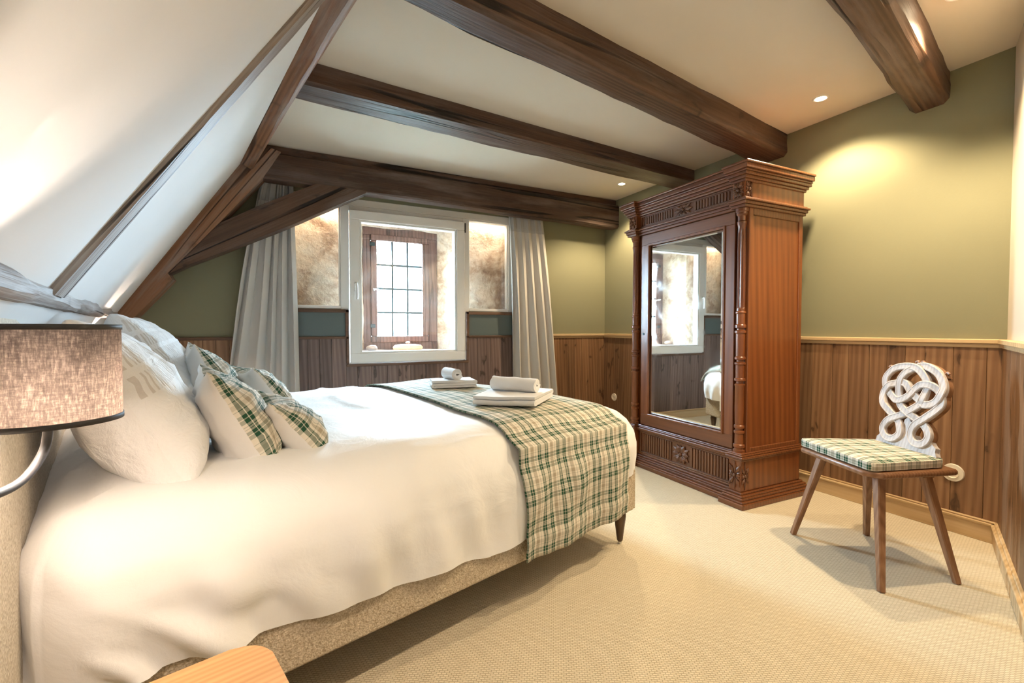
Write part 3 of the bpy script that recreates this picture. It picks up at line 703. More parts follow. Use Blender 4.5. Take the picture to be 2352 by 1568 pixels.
# ================================================================== bed
H0, H1, L0, L1 = -0.12, 1.965, 1.25, 3.0
bed = thing('bed', 'upholstered beige box spring bed with padded headboard and turned wooden legs', 'bed', B(0.9, 2.05, 0))
def bbox(bm, n0, n1, l0, l1, z0, z1, bev=0.0, seg=1):
    v = add_faces(bm, [B(n0, l0, z0), B(n1, l0, z0), B(n1, l1, z0), B(n0, l1, z0), B(n0, l0, z1), B(n1, l0, z1), B(n1, l1, z1), B(n0, l1, z1)], BOXF)
    if bev:
        es = set()
        for q in v: es.update(q.link_edges)
        bmesh.ops.bevel(bm, geom=list(es), offset=bev, segments=seg, affect='EDGES')
bm = nb(); bbox(bm, H0 + .13, H1, L0, L1, 0.170, 0.385, 0.012, 3); autosmooth(obj('box_spring', bm, MAT['tweed'], bed))
bm = nb(); bbox(bm, H0, H1 - 0.03, L0 + .025, L1 - .025, 0.388, 0.615, 0.05, 4); autosmooth(obj('mattress', bm, MAT['sheet'], bed), 60)
bm = nb(); bbox(bm, -0.19, -0.13, 0.28, 3.24, 0.02, 1.092, 0.02, 3); autosmooth(obj('headboard', bm, MAT['tweed_light'], bed))
for (n, l) in ((1.905, 1.305), (1.905, 2.94), (0.0, 1.31), (0.0, 2.94)):
    c = B(n, l, 0)
    bm = nb(); lathe(bm, [(0.011, 0.012), (0.0145, 0.018), (0.0185, 0.05), (0.026, 0.11), (0.0295, 0.138), (0.029, 0.150), (0.025, 0.153), (0.025, 0.158), (0.029, 0.160), (0.029, 0.172)], (c.x, c.y), 0, 24)
    lg = obj('leg', bm, MAT['bedleg'], bed, True)
    bm = nb(); lathe(bm, [(0.009, 0.0), (0.010, 0.003), (0.010, 0.012), (0.007, 0.013)], (c.x, c.y), 0, 16); obj('glide', bm, MAT['metal'], lg)
# ---- duvet
PROF = [(-.50, .705), (-.35, .703), (-.22, .697), (-.13, .684), (-.07, .660), (-.025, .620), (.010, .565), (.026, .50), (.028, .43), (.020, .36), (.014, .30), (.012, .24), (.012, .1)]
def zprof(o): return interp(PROF, o)
def oprof(z): return interp([(z_, o_) for o_, z_ in reversed(PROF)], z)
def wr_top(n, l):
    rid = lambda q: (1 - min(1, abs(q) * 5)) ** 2
    return 0.012 * nz(n * 1.6, l * 1.6, 1) + 0.012 * nz(n * 3.8 + 2, l * 2.6, 2) + (0.013 * rid(nz(n * 2.6 - l * 1.6, l * 1.1 + n * .8, 5)) + 0.011 * rid(nz(n * 1.2 + l * 2.3 + 4, n * 2.1 - l * .6, 8))) * sm((1.25 - n) / .2)
def wr_side(n, z):
    k = sm((0.66 - z) / 0.3)
    f = 0.022 * nz(n * 2.6 + z * 1.2, z * 1.0, 7) + 0.036 * nz(n * 5.5 - z * 2.2, z * 1.1, 3) + 0.020 * nz(n * 11 + z * 3, z * 1.8, 9)
    head = math.exp(-((n - 0.10) / 0.24) ** 2)
    f += head * 0.026 * math.sin((n * 0.9 + z * 0.9) * 40 + 3 * nz(n * 3, z * 3)) * sm((0.54 - z) / 0.16)
    return max(k * f, -0.007 + 0.004 * nz(n * 3, z * 3, 2))
def hem(n): return interp([(-.2, .24), (-.08, .27), (.02, .335), (.1, .33), (.4, .302), (.8, .285), (1.0, .262), (1.15, .272), (1.3, .29), (1.7, .33), (1.9, .352), (2.1, .36)], n) + 0.006 * nz(n * 5, 0, 4)
bm = nb()
R_ = 0.1301; loop = []
def arc(cn, cl, a0, a1, k):
    for i in range(k): 
        a = lerp(a0, a1, i / k); loop.append((cn + R_ * math.cos(a), cl + R_ * math.sin(a), math.cos(a), math.sin(a)))
def seg_(n0, l0, n1, l1, k, nn, ll):
    for i in range(k): t = i / k; loop.append((lerp(n0, n1, t), lerp(l0, l1, t), nn, ll))
r_ = R_
HD = H1 + .045
seg_(H0 - .025 + r_, L0, HD - r_, L0, 150, 0, -1)
arc(HD - r_, L0 + r_, -math.pi / 2, 0, 26)
seg_(HD, L0 + r_, HD, L1 - r_, 110, 1, 0)
arc(HD - r_, L1 - r_, 0, math.pi / 2, 26)
seg_(HD - r_, L1, H0 - .025 + r_, L1, 120, 0, 1)
HX = H0 - .025
arc(HX + r_, L1 - r_, math.pi / 2, math.pi, 16)
seg_(HX, L1 - r_, HX, L0 + r_, 60, -1, 0)
arc(HX + r_, L0 + r_, math.pi, math.pi * 1.5, 26)
lm = (L0 + L1) / 2
rings = []
NR = 26
for k in range(16):                                   # inner top
    t = k / 16; ring = []
    for (n, l, nn, ll) in loop:
        bn, bl = n - nn * .13, l - ll * .13
        cn = min(max(bn, H0 + .75), HD - .75); cl = lm
        pn, pl_ = lerp(cn, bn, t), lerp(cl, bl, t)
        o_ = -max(0, min(pn - H0 + 1, HD - pn, pl_ - L0, L1 - pl_))
        ring.append(bm.verts.new(B(pn, pl_, (zprof(o_) if o_ > -.5 else .705) + wr_top(pn, pl_))))
    rings.append(ring)
for k in range(NR + 1):                               # shoulder and side
    ring = []
    for (n, l, nn, ll) in loop:
        head = nn < -0.3
        zz_h = lerp(hem(n), .36 + 0.008 * nz(l * 6, 3) if nn > 0 else (.24 if l < 1.5 else .5), nn * nn)
        if k <= 6:
            o_ = lerp(-.13, -.025, k / 6); z = zprof(o_)
        else:
            z = lerp(.62, zz_h, (k - 6) / (NR - 6)); o_ = oprof(z)
        if nn < 0: o_ = lerp(o_, min(o_, -.005), -nn)
        arg = (n if abs(ll) > abs(nn) else l + 3.0)
        wz = wr_side(arg, z); pn = n + nn * (o_ + wz); pl_ = l + ll * (o_ + wz)
        fade = sm((z - .50) / .18)
        ring.append(bm.verts.new(B(pn, pl_, z + wr_top(pn, pl_) * fade)))
    rings.append(ring)
n = len(loop)
for a, b in zip(rings, rings[1:]):
    for i in range(n):
        try: bm.faces.new((a[i], a[(i + 1) % n], b[(i + 1) % n], b[i]))
        except ValueError: pass
dv = setp(obj('duvet', bm, MAT['duvet'], None, True), 'white cotton duvet covering the whole bed and hanging over its sides', 'duvet')
# ---- plaid runner
bm = nb()
path = []                                             # (s, l, z-mode)
zs = [0.19 + i * (0.62 - 0.19) / 26 for i in range(27)]
def runner_pt(a, b):
    """a 0..1 across the width, b index along the path"""
    if b <= 26:
        z = zs[b]; o_ = max(oprof(z), 0.012) + 0.010
        n = 1.172 - 0.028 * sm((z - .19) / .45) + a * 0.69
        l = L0 - o_ - wr_side(n, max(z, hem(n))) - (0.006 * sm((0.30 - z) / .04) * (1 - sm((0.26 - z) / .05)))
        k = max(0, n - (HD - R_)); l += (R_ - math.sqrt(max(0, R_ * R_ - k * k))) * .9
        return B(n, l, z + wr_top(n, l) * sm((z - .50) / .18) * .6)
    t = (b - 26) / 60.0
    l = lerp(L0 + .016, L1 + .016, t)
    n = 1.144 + 0.17 * t + a * 0.69
    o1 = max(L0 - l, l - L1); o2 = n - HD
    d1 = 0.705 - zprof(o1) if o1 > -.5 else 0; d2 = 0.705 - zprof(o2) if o2 > -.5 else 0
    return B(n, l, 0.705 - math.hypot(d1, d2) + wr_top(n, l) + 0.011)
cum = [0.0]
for b in range(86): cum.append(cum[-1] + (runner_pt(.5, b + 1) - runner_pt(.5, b)).length)
grid(bm, 36, 86, lambda i, j: runner_pt(i / 36, j), lambda i, j: (0.02 + i / 36 * 0.70, cum[j] + .03))
ru = setp(obj('bed_runner', bm, MAT['plaid'], None, True), 'green and cream plaid runner laid across the foot of the bed', 'bed runner')
md = ru.modifiers.new('thickness', 'SOLIDIFY'); md.thickness = 0.007; md.offset = 1.0

# ---- pillows and cushions
def cushion(name, label, cat, group, c, wd, ht, th, lean, yaw, matf, matb, seed, pf='front_panel', pb='back_panel', top_uv=False, sag=0.03, pinch=0.05, full=.5):
    """c: centre in bed coordinates; lean back from upright; yaw about the vertical"""
    wl = Vector((0, 1, 0)); ang = lean
    fn = Vector((math.cos(ang), 0, math.sin(ang))); hv = Vector((-math.sin(ang), 0, math.cos(ang)))
    Ry = Matrix.Rotation(yaw, 3, 'Z')
    t = thing(name, label, cat, B(c[0], c[1], c[2] - ht / 2), group)
    NU = 32
    def pt(i, j, side):
        u = math.sin((-1 + 2 * i / NU) * math.pi / 2); v = math.sin((-1 + 2 * j / NU) * math.pi / 2)
        us = math.copysign(abs(u) ** 0.9, u); vs_ = math.copysign(abs(v) ** 0.9, v)
        x = us * wd / 2 * (1 - pinch * (1 - vs_ * vs_) * abs(us) ** 3); y = vs_ * ht / 2 * (1 - pinch * (1 - us * us) * abs(vs_) ** 3)
        p = max(0, (1 - u ** 2)) ** full * max(0, (1 - v ** 2)) ** full
        belly = 1 + 0.22 * (-vs_)                      # fuller below
        d = th / 2 * p * belly
        k = (1 - p) ** 2
        wrk = 0.014 * nz(us * 2.5 + seed, vs_ * 2.5, side * 3) * p + 0.008 * nz(us * 6 + seed, vs_ * 5, side * 5 + 2) * min(1, p * 2) + 0.006 * (1 - min(1, abs(nz(us * 3.5 + seed, vs_ * 2.2 + us, side * 4)) * 5)) ** 2 * min(1, p)
        edge = 0.006 * nz(us * 6 + seed, vs_ * 6, 11)
        loc = wl * x + hv * y + fn * (side * (d + wrk) + edge * k)
        loc.z -= sag * (1 - (us * us)) * (vs_ > 0) * vs_ ** 2
        loc = Ry @ loc
        return NB * loc.x + LB * loc.y + Vector((0, 0, loc.z)) + B(*c)
    for side, nm, mt in ((1, pf, matf), (-1, pb, matb)):
        bm = nb()
        uvf = (lambda i, j: (.5 * (1 + math.sin((-1 + 2 * i / NU) * math.pi / 2)) * wd, .5 * (1 - math.sin((-1 + 2 * j / NU) * math.pi / 2)) * ht)) if top_uv else (lambda i, j: (.5 * (1 + math.sin((-1 + 2 * i / NU) * math.pi / 2)) * wd + .045, .5 * (1 + math.sin((-1 + 2 * j / NU) * math.pi / 2)) * ht))
        grid(bm, NU, NU, lambda i, j: pt(i, j, side), uvf)
        o = obj(nm, bm, mt, t, True)
    return t
D = math.radians
cushion('white_pillow', 'large white pillow with a lace band beside the lamp', 'pillow', 'white pillows against the headboard', (0.050, 1.70, 0.880), 0.64, 0.47, 0.25, D(27), D(0), MAT['lace'], MAT['pillow'], 1.0, 'front', 'back', True, full=.34, pinch=.03)
cushion('white_pillow', 'large white pillow with a lace band standing nearer the window', 'pillow', 'white pillows against the headboard', (0.170, 2.44, 0.905), 0.64, 0.48, 0.25, D(25), D(-8), MAT['lace'], MAT['pillow'], 5.0, 'front', 'back', True, full=.34, pinch=.03)
GC = 'plaid cushions leaning on the pillows'
cushion('plaid_cushion', 'larger plaid cushion leaning on the white pillow nearest the lamp', 'cushion', GC, (0.305, 1.63, 0.800), 0.40, 0.35, 0.17, D(27), D(-6), MAT['plaid_c'], MAT['cushion_back'], 9.0)
cushion('plaid_cushion', 'larger plaid cushion leaning on the white pillow nearer the window', 'cushion', GC, (0.350, 2.28, 0.850), 0.40, 0.36, 0.16, D(25), D(-4), MAT['plaid_c'], MAT['cushion_back'], 13.0)
cushion('plaid_cushion', 'small plaid cushion in front of the larger one near the bed edge', 'cushion', GC, (0.470, 1.64, 0.745), 0.36, 0.27, 0.15, D(38), D(-8), MAT['plaid_c'], MAT['cushion_back'], 17.0)
cushion('plaid_cushion', 'small plaid cushion mostly hidden behind the other small one', 'cushion', GC, (0.525, 2.28, 0.795), 0.36, 0.29, 0.15, D(36), D(6), MAT['plaid_c'], MAT['cushion_back'], 21.0)

# ---- towels
def ribbon(bm, pts, th, y0, y1, frame, seed=0, cap=True, ny=6):
    """a cloth of thickness th whose section follows pts (x,z), extruded from y0 to y1, mapped by frame(x,y,z)"""
    n = len(pts); L_, R2 = [], []
    for i, p in enumerate(pts):
        a = pts[max(0, i - 1)]; b = pts[min(n - 1, i + 1)]
        dx, dz = b[0] - a[0], b[1] - a[1]; q = math.hypot(dx, dz) or 1
        L_.append((p[0] - dz / q * th / 2, p[1] + dx / q * th / 2)); R2.append((p[0] + dz / q * th / 2, p[1] - dx / q * th / 2))
    outl = L_ + R2[::-1]; m_ = len(outl); rows = []
    for j in range(ny + 1):
        t = j / ny; y = lerp(y0, y1, t)
        rows.append([bm.verts.new(frame(x + .003 * nz(x * 30 + seed, y * 20, z * 30), y + .006 * nz(x * 25 + seed, z * 60, 4) * (1 if j in (0, ny) else 0), z + .003 * nz(x * 20, y * 20 + seed, z * 20))) for x, z in outl])
    for a, b in zip(rows, rows[1:]):
        for k in range(m_): bm.faces.new((a[k], a[(k + 1) % m_], b[(k + 1) % m_], b[k]))
    for row, fl in ((rows[0], True), (rows[-1], False)):
        for i in range(n - 1):
            q = (row[i], row[i + 1], row[m_ - 2 - i], row[m_ - 1 - i])
            bm.faces.new(q[::-1] if fl else q)
def towel_frame(cn, cl, ang, zb):
    ca, sa = math.cos(ang), math.sin(ang)
    def f(x, y, z):
        n_, l_ = cn + x * ca - y * sa, cl + x * sa + y * ca
        return B(n_, l_, zb + z + wr_top(n_, l_))
    return f
def folded(label, cn, cl, ang, wd, dp, zb, seed):
    th = 0.0125; h = th * 1.06; a = wd / 2
    pts = [(a - .02, h * .5), (-a + .03, h * .5)]
    for k in range(7): t = math.pi * (1.5 - k / 6); pts.append((-a + .03 + h * .55 * math.cos(t) * 1.2, h * 1.05 + h * .55 * math.sin(t)))
    pts += [(-a + .05, h * 1.6), (a - .03, h * 1.6)]
    for k in range(7): t = -math.pi / 2 + math.pi * k / 6; pts.append((a - .03 + h * .55 * math.cos(t) * 1.2, h * 2.15 + h * .55 * math.sin(t)))
    pts += [(a - .05, h * 2.7), (-a + .02, h * 2.7)]
    bm = nb(); ribbon(bm, pts, th, -dp / 2, dp / 2, towel_frame(cn, cl, ang, zb), seed)
    o = autosmooth(obj('folded_towel', bm, MAT['terry']), 50)
    return setp(o, label, 'towel', 'folded towels on the runner')
def rolled(label, cn, cl, ang, r, ln, zb, seed):
    th = 0.014; pts = []
    turns = (r - 0.006) / (th * 1.08)
    for k in range(int(turns * 18) + 1):
        a = k / 18 * 2 * math.pi; rr = 0.006 + th * 1.08 * k / 18 
        rr = min(rr, r - th / 2 + 0.004)
        pts.append((rr * math.cos(a), r + rr * math.sin(a) * 0.96))
    bm = nb(); ribbon(bm, pts, th, -ln / 2, ln / 2, towel_frame(cn, cl, ang, zb), seed)
    o = autosmooth(obj('rolled_towel', bm, MAT['terry']), 50)
    return setp(o, label, 'towel', 'rolled towels on the folded ones')
ZR = 0.705 + 0.021
folded('folded white towel lying on the runner toward the window', 1.575, 2.28, D(-28), 0.30, 0.22, ZR, 1.0)
rolled('small rolled white towel on the folded towel toward the window', 1.575, 2.29, D(-10), 0.036, 0.16, ZR + 0.043, 2.0)
folded('folded white towel lying on the runner near the bed edge', 1.49, 1.63, D(28), 0.36, 0.30, ZR, 3.0)
rolled('thick rolled white towel on the folded towel near the bed edge', 1.50, 1.64, D(20), 0.037, 0.24, ZR + 0.043, 4.0)

# ================================================================== bedside lamps and table
def wall_lamp(n, l, label, r=0.075, z0=0.946, z1=1.076):
    c = B(n, l, 0); t = thing('wall_lamp', label, 'lamp', B(-0.128, l - 0.12, z0), 'bedside wall lamps')
    def rr(a): return r
    bm = nb(); seg = 64
    for rad, fl in ((r, 0), (r - 0.0015, 1)):
        ra = [bm.verts.new((c.x + rad * math.cos(2 * math.pi * i / seg), c.y + rad * math.sin(2 * math.pi * i / seg), z0 + .004)) for i in range(seg)]
        rb = [bm.verts.new((c.x + rad * math.cos(2 * math.pi * i / seg), c.y + rad * math.sin(2 * math.pi * i / seg), z1 - .004)) for i in range(seg)]
        for i in range(seg): bm.faces.new((ra[i], ra[(i + 1) % seg], rb[(i + 1) % seg], rb[i]))
        break
    sh = obj('lamp_shade', bm, MAT['shade'], t, True)
    for z in (z0, z1 - .007):
        bm = nb(); lathe(bm, [(r - .002, 0), (r + .0012, 0), (r + .0012, .007), (r - .002, .007), (r - .002, 0)], (c.x, c.y), z, 64, cap=False); obj('trim_band', bm, MAT['black_metal'], sh, True)
    e = B(-0.130, l - 0.13, z0 - 0.055)
    pts = catmull([e, B(-0.10, l - 0.115, z0 - 0.060), B(-0.075, l - 0.06, z0 - 0.060), B(n - .005, l - .022, z0 - 0.035), B(n, l - .018, z0 + .0), B(n, l - .016, z0 + 0.05), B(n, l, z0 + .085)], 8)
    bm = nb(); tube(bm, pts, 0.0052, 12); obj('arm', bm, MAT['black_metal'], t, True)
    bm = nb(); tube(bm, [e - NB * .002, e + NB * 0.012], 0.03, 24); obj('wall_plate', bm, MAT['black_metal'], t)
    bm = nb(); lathe(bm, [(0.012, .048), (0.013, .08), (0.010, .085)], (c.x, c.y), z0, 16); obj('socket', bm, MAT['black_metal'], t)
    bm = nb(); bmesh.ops.create_uvsphere(bm, u_segments=16, v_segments=10, radius=0.016); bm.transform(Matrix.Translation((c.x, c.y, z0 + .022))); obj('bulb', bm, MAT['bulb'], t, True)
    ld = bpy.data.lights.new('bulb_light', 'POINT'); ld.energy = LAMP_W; ld.color = (1.0, 0.82, 0.68); ld.shadow_soft_size = 0.018
    lo = bpy.data.objects.new('bulb_light', ld); COL.objects.link(lo); lo.parent = t; lo.location = Vector((c.x, c.y, z0 + .022)) - t.location
    return t
wall_lamp(-0.053, 0.86, 'grey linen wall lamp on the headboard close to the camera')
wall_lamp(0.025, 3.15, 'second wall lamp hidden behind the pillows at the far end of the headboard')

tb = thing('bedside_table', 'honey oak bedside table with a rounded top corner', 'table', B(0.05, 0.70, 0))
def rrect(n0, n1, l0, l1, r, z, k=8):
    out = []
    for cn, cl, a0 in ((n1 - r, l0 + r, -90), (n1 - r, l1 - r, 0), (n0 + r, l1 - r, 90), (n0 + r, l0 + r, 180)):
        for i in range(k + 1):
            a = math.radians(a0 + 90 * i / k); out.append(B(cn + r * math.cos(a), cl + r * math.sin(a), z))
    return out
bm = nb(); prism(bm, rrect(-0.118, 0.215, 0.46, 0.925, 0.055, 0.478), (0, 0, 0.022), 0.003)
o = autosmooth(obj('table_top', bm, MAT['oak_top'], tb, False, Matrix.Translation(B(0, .7, .49)) @ Matrix.Rotation(AB, 4, 'Z')), 40)
for n, l in ((-0.08, 0.51), (0.175, 0.51), (-0.08, 0.875), (0.175, 0.875)):
    bm = nb(); bar(bm, B(n, l, 0.0), B(n * .95, l, 0.478), 0.024, 0.036, bev=.003); obj('leg', bm, MAT['oak_top'], tb)
bm = nb(); bbox(bm, -.09, .185, .49, .895, .40, .478, .003); obj('apron', bm, MAT['oak_top'], tb)

# ================================================================== wardrobe
WX, WY0, WY1, WXB = 2.46, 1.80, 2.83, 3.02
wd = thing('wardrobe', 'tall carved walnut wardrobe with a full length mirror door', 'wardrobe', (2.74, 2.315, 0))
def wpart(name, mat, *boxes, bev=0.003, seg=1, parent=None):
    bm = nb()
    for b in boxes: box(bm, *b, bev, seg)
    return obj(name, bm, mat, parent or wd)
BW = 0.085                                            # width of the corner blocks
CF = WX - 0.0                                         # front plane of the corner blocks
MF = WX + 0.035                                       # front plane of the middle section
def mould(steps, corner=True, back=0.03):
    """steps: (z0,z1,outset); returns boxes with a break-front at both corners"""
    bs = []
    for z0, z1, o_ in steps:
        bs.append((MF - o_, WXB, WY0 + BW * .5, WY1 - BW * .5, z0, z1))
        bs.append((CF - o_, WXB + min(o_, back), WY0 - o_, WY0 + BW + o_ * .6, z0, z1))
        bs.append((CF - o_, WXB + min(o_, back), WY1 - BW - o_ * .6, WY1 + o_, z0, z1))
    return bs
wpart('plinth', MAT['walnut_h'], *mould([(0, .032, .055), (.032, .044, .047), (.044, .060, .034), (.060, .072, .028), (.072, .085, .014)]), bev=.004, seg=2)
for y0, y1, nm in ((WY0, WY0 + BW, 0), (WY1 - BW, WY1, 1)):
    wpart('corner_block', MAT['walnut'], (CF, WXB, y0, y1, .085, .275)); wpart('corner_block', MAT['walnut'], (CF, WXB, y0, y1, 1.85, 1.95))
wpart('body_back', MAT['walnut'], (WXB - .02, WXB, WY0 + .01, WY1 - .01, .08, 1.96))
wpart('base_frieze_backing', MAT['walnut_h'], (MF + .012, MF + .03, WY0 + BW - .01, WY1 - BW + .01, .085, .28))
wpart('waist_moulding', MAT['walnut_h'], *mould([(.272, .285, .012), (.285, .300, .022), (.300, .312, .014), (.312, .320, .008)]), bev=.004, seg=2)
wpart('entablature_moulding', MAT['walnut_h'], *mould([(1.795, 1.812, .010), (1.812, 1.830, .018), (1.830, 1.843, .028), (1.843, 1.852, .016)]), bev=.004, seg=2)
wpart('frieze_backing', MAT['walnut_h'], (MF + .012, WXB, WY0 + BW - .01, WY1 - BW + .01, 1.845, 1.955))
wpart('cornice', MAT['walnut_h'], *mould([(1.945, 1.960, .010), (1.960, 1.978, .020), (1.978, 1.996, .032), (1.996, 2.008, .038), (2.008, 2.036, .050), (2.036, 2.050, .058)]), bev=.004, seg=2)
# sides: frame and sunk panel
for ys, sgn in ((WY0, 1), (WY1, -1)):
    ya, yb = sorted((ys + sgn * .012, ys + sgn * .030))
    wpart('side_stile', MAT['walnut'], (WX + .05, WX + .085, *sorted((ys + sgn * .004, ys + sgn * .028)), .318, 1.798))
    wpart('side_stile', MAT['walnut'], (WXB - .035, WXB, *sorted((ys + sgn * .004, ys + sgn * .028)), .318, 1.798))
    wpart('side_rail', MAT['walnut_h'], (WX + .085, WXB - .035, *sorted((ys + sgn * .004, ys + sgn * .028)), 1.755, 1.798))
    wpart('side_rail', MAT['walnut_h'], (WX + .085, WXB - .035, *sorted((ys + sgn * .004, ys + sgn * .028)), .318, .345))
    wpart('side_panel', MAT['walnut'], (WX + .08, WXB - .03, ya, yb, .34, 1.76))
    wpart('base_side', MAT['walnut_h'], (WX + BW * .6, WXB - .002, *sorted((ys + sgn * .003, ys + sgn * .02)), .083, .276))
    wpart('top_side', MAT['walnut_h'], (WX + BW * .6, WXB - .002, *sorted((ys + sgn * .003, ys + sgn * .02)), 1.85, 1.948))
# corner post behind each column
for y0, y1 in ((WY0 + .028, WY0 + BW + .01), (WY1 - BW - .01, WY1 - .028)):
    wpart('corner_post', MAT['walnut'], (WX + .062, WX + .09, y0, y1, .318, 1.798))
# columns
CP = [(.034, 0), (.034, .012), (.027, .016), (.027, .024), (.033, .030), (.033, .044), (.026, .050), (.0245, .11), (.030, .115), (.030, .127), (.0215, .132), (.0215, .142), (.030, .147), (.030, .160), (.0245, .166),
      (.027, .26), (.0265, .40), (.030, .405), (.030, .413), (.020, .418), (.020, .430), (.032, .435), (.032, .447), (.025, .452), (.025, .53), (.031, .535), (.031, .545), (.020, .55), (.020, .56), (.031, .565), (.031, .577), (.025, .583), (.026, .72), (.032, .726), (.032, .738), (.020, .744), (.020, .752), (.031, .757), (.031, .772), (.025, .778), (.025, .84), (.029, .845), (.029, .852), (.0245, .858)]
CP2 = [(.0245, .858), (.0245, .87), (.0238, .88), (.0228, 1.10), (.0215, 1.33), (.0215, 1.36), (.024, 1.375), (.027, 1.385), (.027, 1.395), (.023, 1.40), (.023, 1.43), (.031, 1.44), (.031, 1.45), (.036, 1.455), (.036, 1.474)]
for cy in (WY0 + .043, WY1 - .043):
    bm = nb(); lathe(bm, CP, (WX + .034, cy), .320, 24); col_ = autosmooth(obj('column', bm, MAT['walnut'], wd), 35)
    bm = nb(); lathe(bm, CP2, (WX + .034, cy), .320, 24, flute=lambda z: .0035 if .875 < z < 1.34 else 0); obj('fluted_shaft', bm, MAT['walnut'], col_)
# fluted friezes
def fluted(name, y0, y1, z0, z1, gap, n_each):
    bm = nb(); ymid = (y0 + y1) / 2; xf = MF + .012
    fr = .010
    box(bm, xf - .010, xf + .002, y0, y1, z1 - fr, z1, .002); box(bm, xf - .010, xf + .002, y0, y1, z0, z0 + fr, .002); box(bm, xf - .010, xf + .002, y0, y0 + fr, z0, z1, .002); box(bm, xf - .010, xf + .002, y1 - fr, y1, z0, z1, .002)
    for a, b in ((y0 + .022, ymid - gap), (ymid + gap, y1 - .022)):
        st = (b - a) / n_each
        for k in range(n_each):
            box(bm, xf - .007, xf + .002, a + k * st + st * .18, a + (k + 1) * st - st * .18, z0 + .016, z1 - .016, .0015)
    return obj(name, bm, MAT['carved'], wd)
fluted('drawer_front', WY0 + BW + .012, WY1 - BW - .012, .100, .268, .085, 13)
fluted('fluted_frieze', WY0 + BW + .004, WY1 - BW - .004, 1.856, 1.944, .095, 13)
wpart('base_ledge', MAT['walnut_h'], (MF + .000, MF + .02, WY0 + BW, WY1 - BW, .085, .098))
# carved rosettes
def rosette(name, cy, cz, wy, hz, x, along='Y', ydir=None):
    bm = nb(); petals = 12
    for k in range(petals):
        a = 2 * math.pi * k / petals; ca, sa = math.cos(a), math.sin(a)
        ext = min(wy / 2 / max(abs(ca), 1e-3), hz / 2 / max(abs(sa), 1e-3)) * .96
        w0 = 0.32 * min(wy, hz) * (1.0 if k % 2 == 0 else .75); d = .014 if k % 2 == 0 else .009
        base = .012
        pts = [(base, 0, d * .4), (ext * .62, w0 * .5, d * .45), (ext, 0, d * .5), (ext * .62, -w0 * .5, d * .45), (ext * .6, 0, d * 1.0)]
        vv = []
        for r_, s_, h_ in pts:
            yy, zz = r_ * ca - s_ * sa, r_ * sa + s_ * ca
            vv.append((yy, zz, h_))
        low = [(v[0], v[1], 0) for v in vv[:4]]
        allp = vv + low
        P3 = [((x - h_, cy + yy, cz + zz) if along == 'Y' else (cy + yy, x + (ydir * h_), cz + zz)) for yy, zz, h_ in allp]
        add_faces(bm, P3, [(0, 1, 4), (1, 2, 4), (2, 3, 4), (3, 0, 4), (0, 5, 6, 1), (1, 6, 7, 2), (2, 7, 8, 3), (3, 8, 5, 0)])
    cb = nb(); bmesh.ops.create_uvsphere(cb, u_segments=12, v_segments=8, radius=.011)
    me_ = bpy.data.meshes.new('tmp'); cb.to_mesh(me_); cb.free()
    bm2 = bmesh.new(); bm2.from_mesh(me_); bpy.data.meshes.remove(me_)
    bm2.transform(Matrix.Translation((x - .004, cy, cz) if along == 'Y' else (cy, x + ydir * .004, cz)))
    tmp = bpy.data.meshes.new('tmp'); bm2.to_mesh(tmp); bm2.free(); bm.from_mesh(tmp); bpy.data.meshes.remove(tmp)
    return obj(name, bm, MAT['carved'], wd)
ym = (WY0 + WY1) / 2
rosette('rosette', ym, 1.90, .17, .088, MF + .010); rosette('rosette', ym, .184, .15, .13, MF + .010)
for cy in (WY0 + BW / 2, WY1 - BW / 2):
    rosette('rosette', cy, 1.90, BW * .92, .092, CF); rosette('rosette', cy, .18, BW * .92, .18, CF)
for ys, dr in ((WY0, -1), (WY1, 1)):
    rosette('rosette', WX + .032, 1.90, .058, .092, ys, 'X', dr); rosette('rosette', WX + .032, .18, .058, .18, ys, 'X', dr)
# door
DY0, DY1, DZ0, DZ1 = WY0 + BW + .012, WY1 - BW - .012, .322, 1.793
dr = thing('mirror_door', None, None, (MF + .02, ym, DZ0)); dr.parent = wd; dr.location = Vector((MF + .02, ym, DZ0)) - wd.location
MY0, MY1, MZ0, MZ1 = DY0 + .075, DY1 - .075, .405, 1.715
for b in ((MF + .008, MF + .032, DY0, DY1, MZ1, DZ1), (MF + .008, MF + .032, DY0, DY1, DZ0, MZ0)):
    wpart('door_rail', MAT['walnut_h'], b, parent=dr)
for b in ((MF + .008, MF + .032, DY0, MY0, MZ0 - .001, MZ1 + .001), (MF + .008, MF + .032, MY1, DY1, MZ0 - .001, MZ1 + .001)):
    wpart('door_stile', MAT['walnut'], b, parent=dr)
q = .016
wpart('glass_moulding', MAT['walnut'], (MF + .002, MF + .020, MY0 - .006, MY1 + .006, MZ1 - q + .006, MZ1 + .006), (MF + .002, MF + .02, MY0 - .006, MY1 + .006, MZ0 - .006, MZ0 + q - .006), (MF + .002, MF + .02, MY0 - .006, MY0 + q - .006, MZ0, MZ1), (MF + .002, MF + .02, MY1 - q + .006, MY1 + .006, MZ0, MZ1), bev=.004, seg=2, parent=dr)
bm = nb(); xm = MF + .020; bv = .028
a0, a1, b0, b1 = MY0 + .004, MY1 - .004, MZ0 + .004, MZ1 - .004
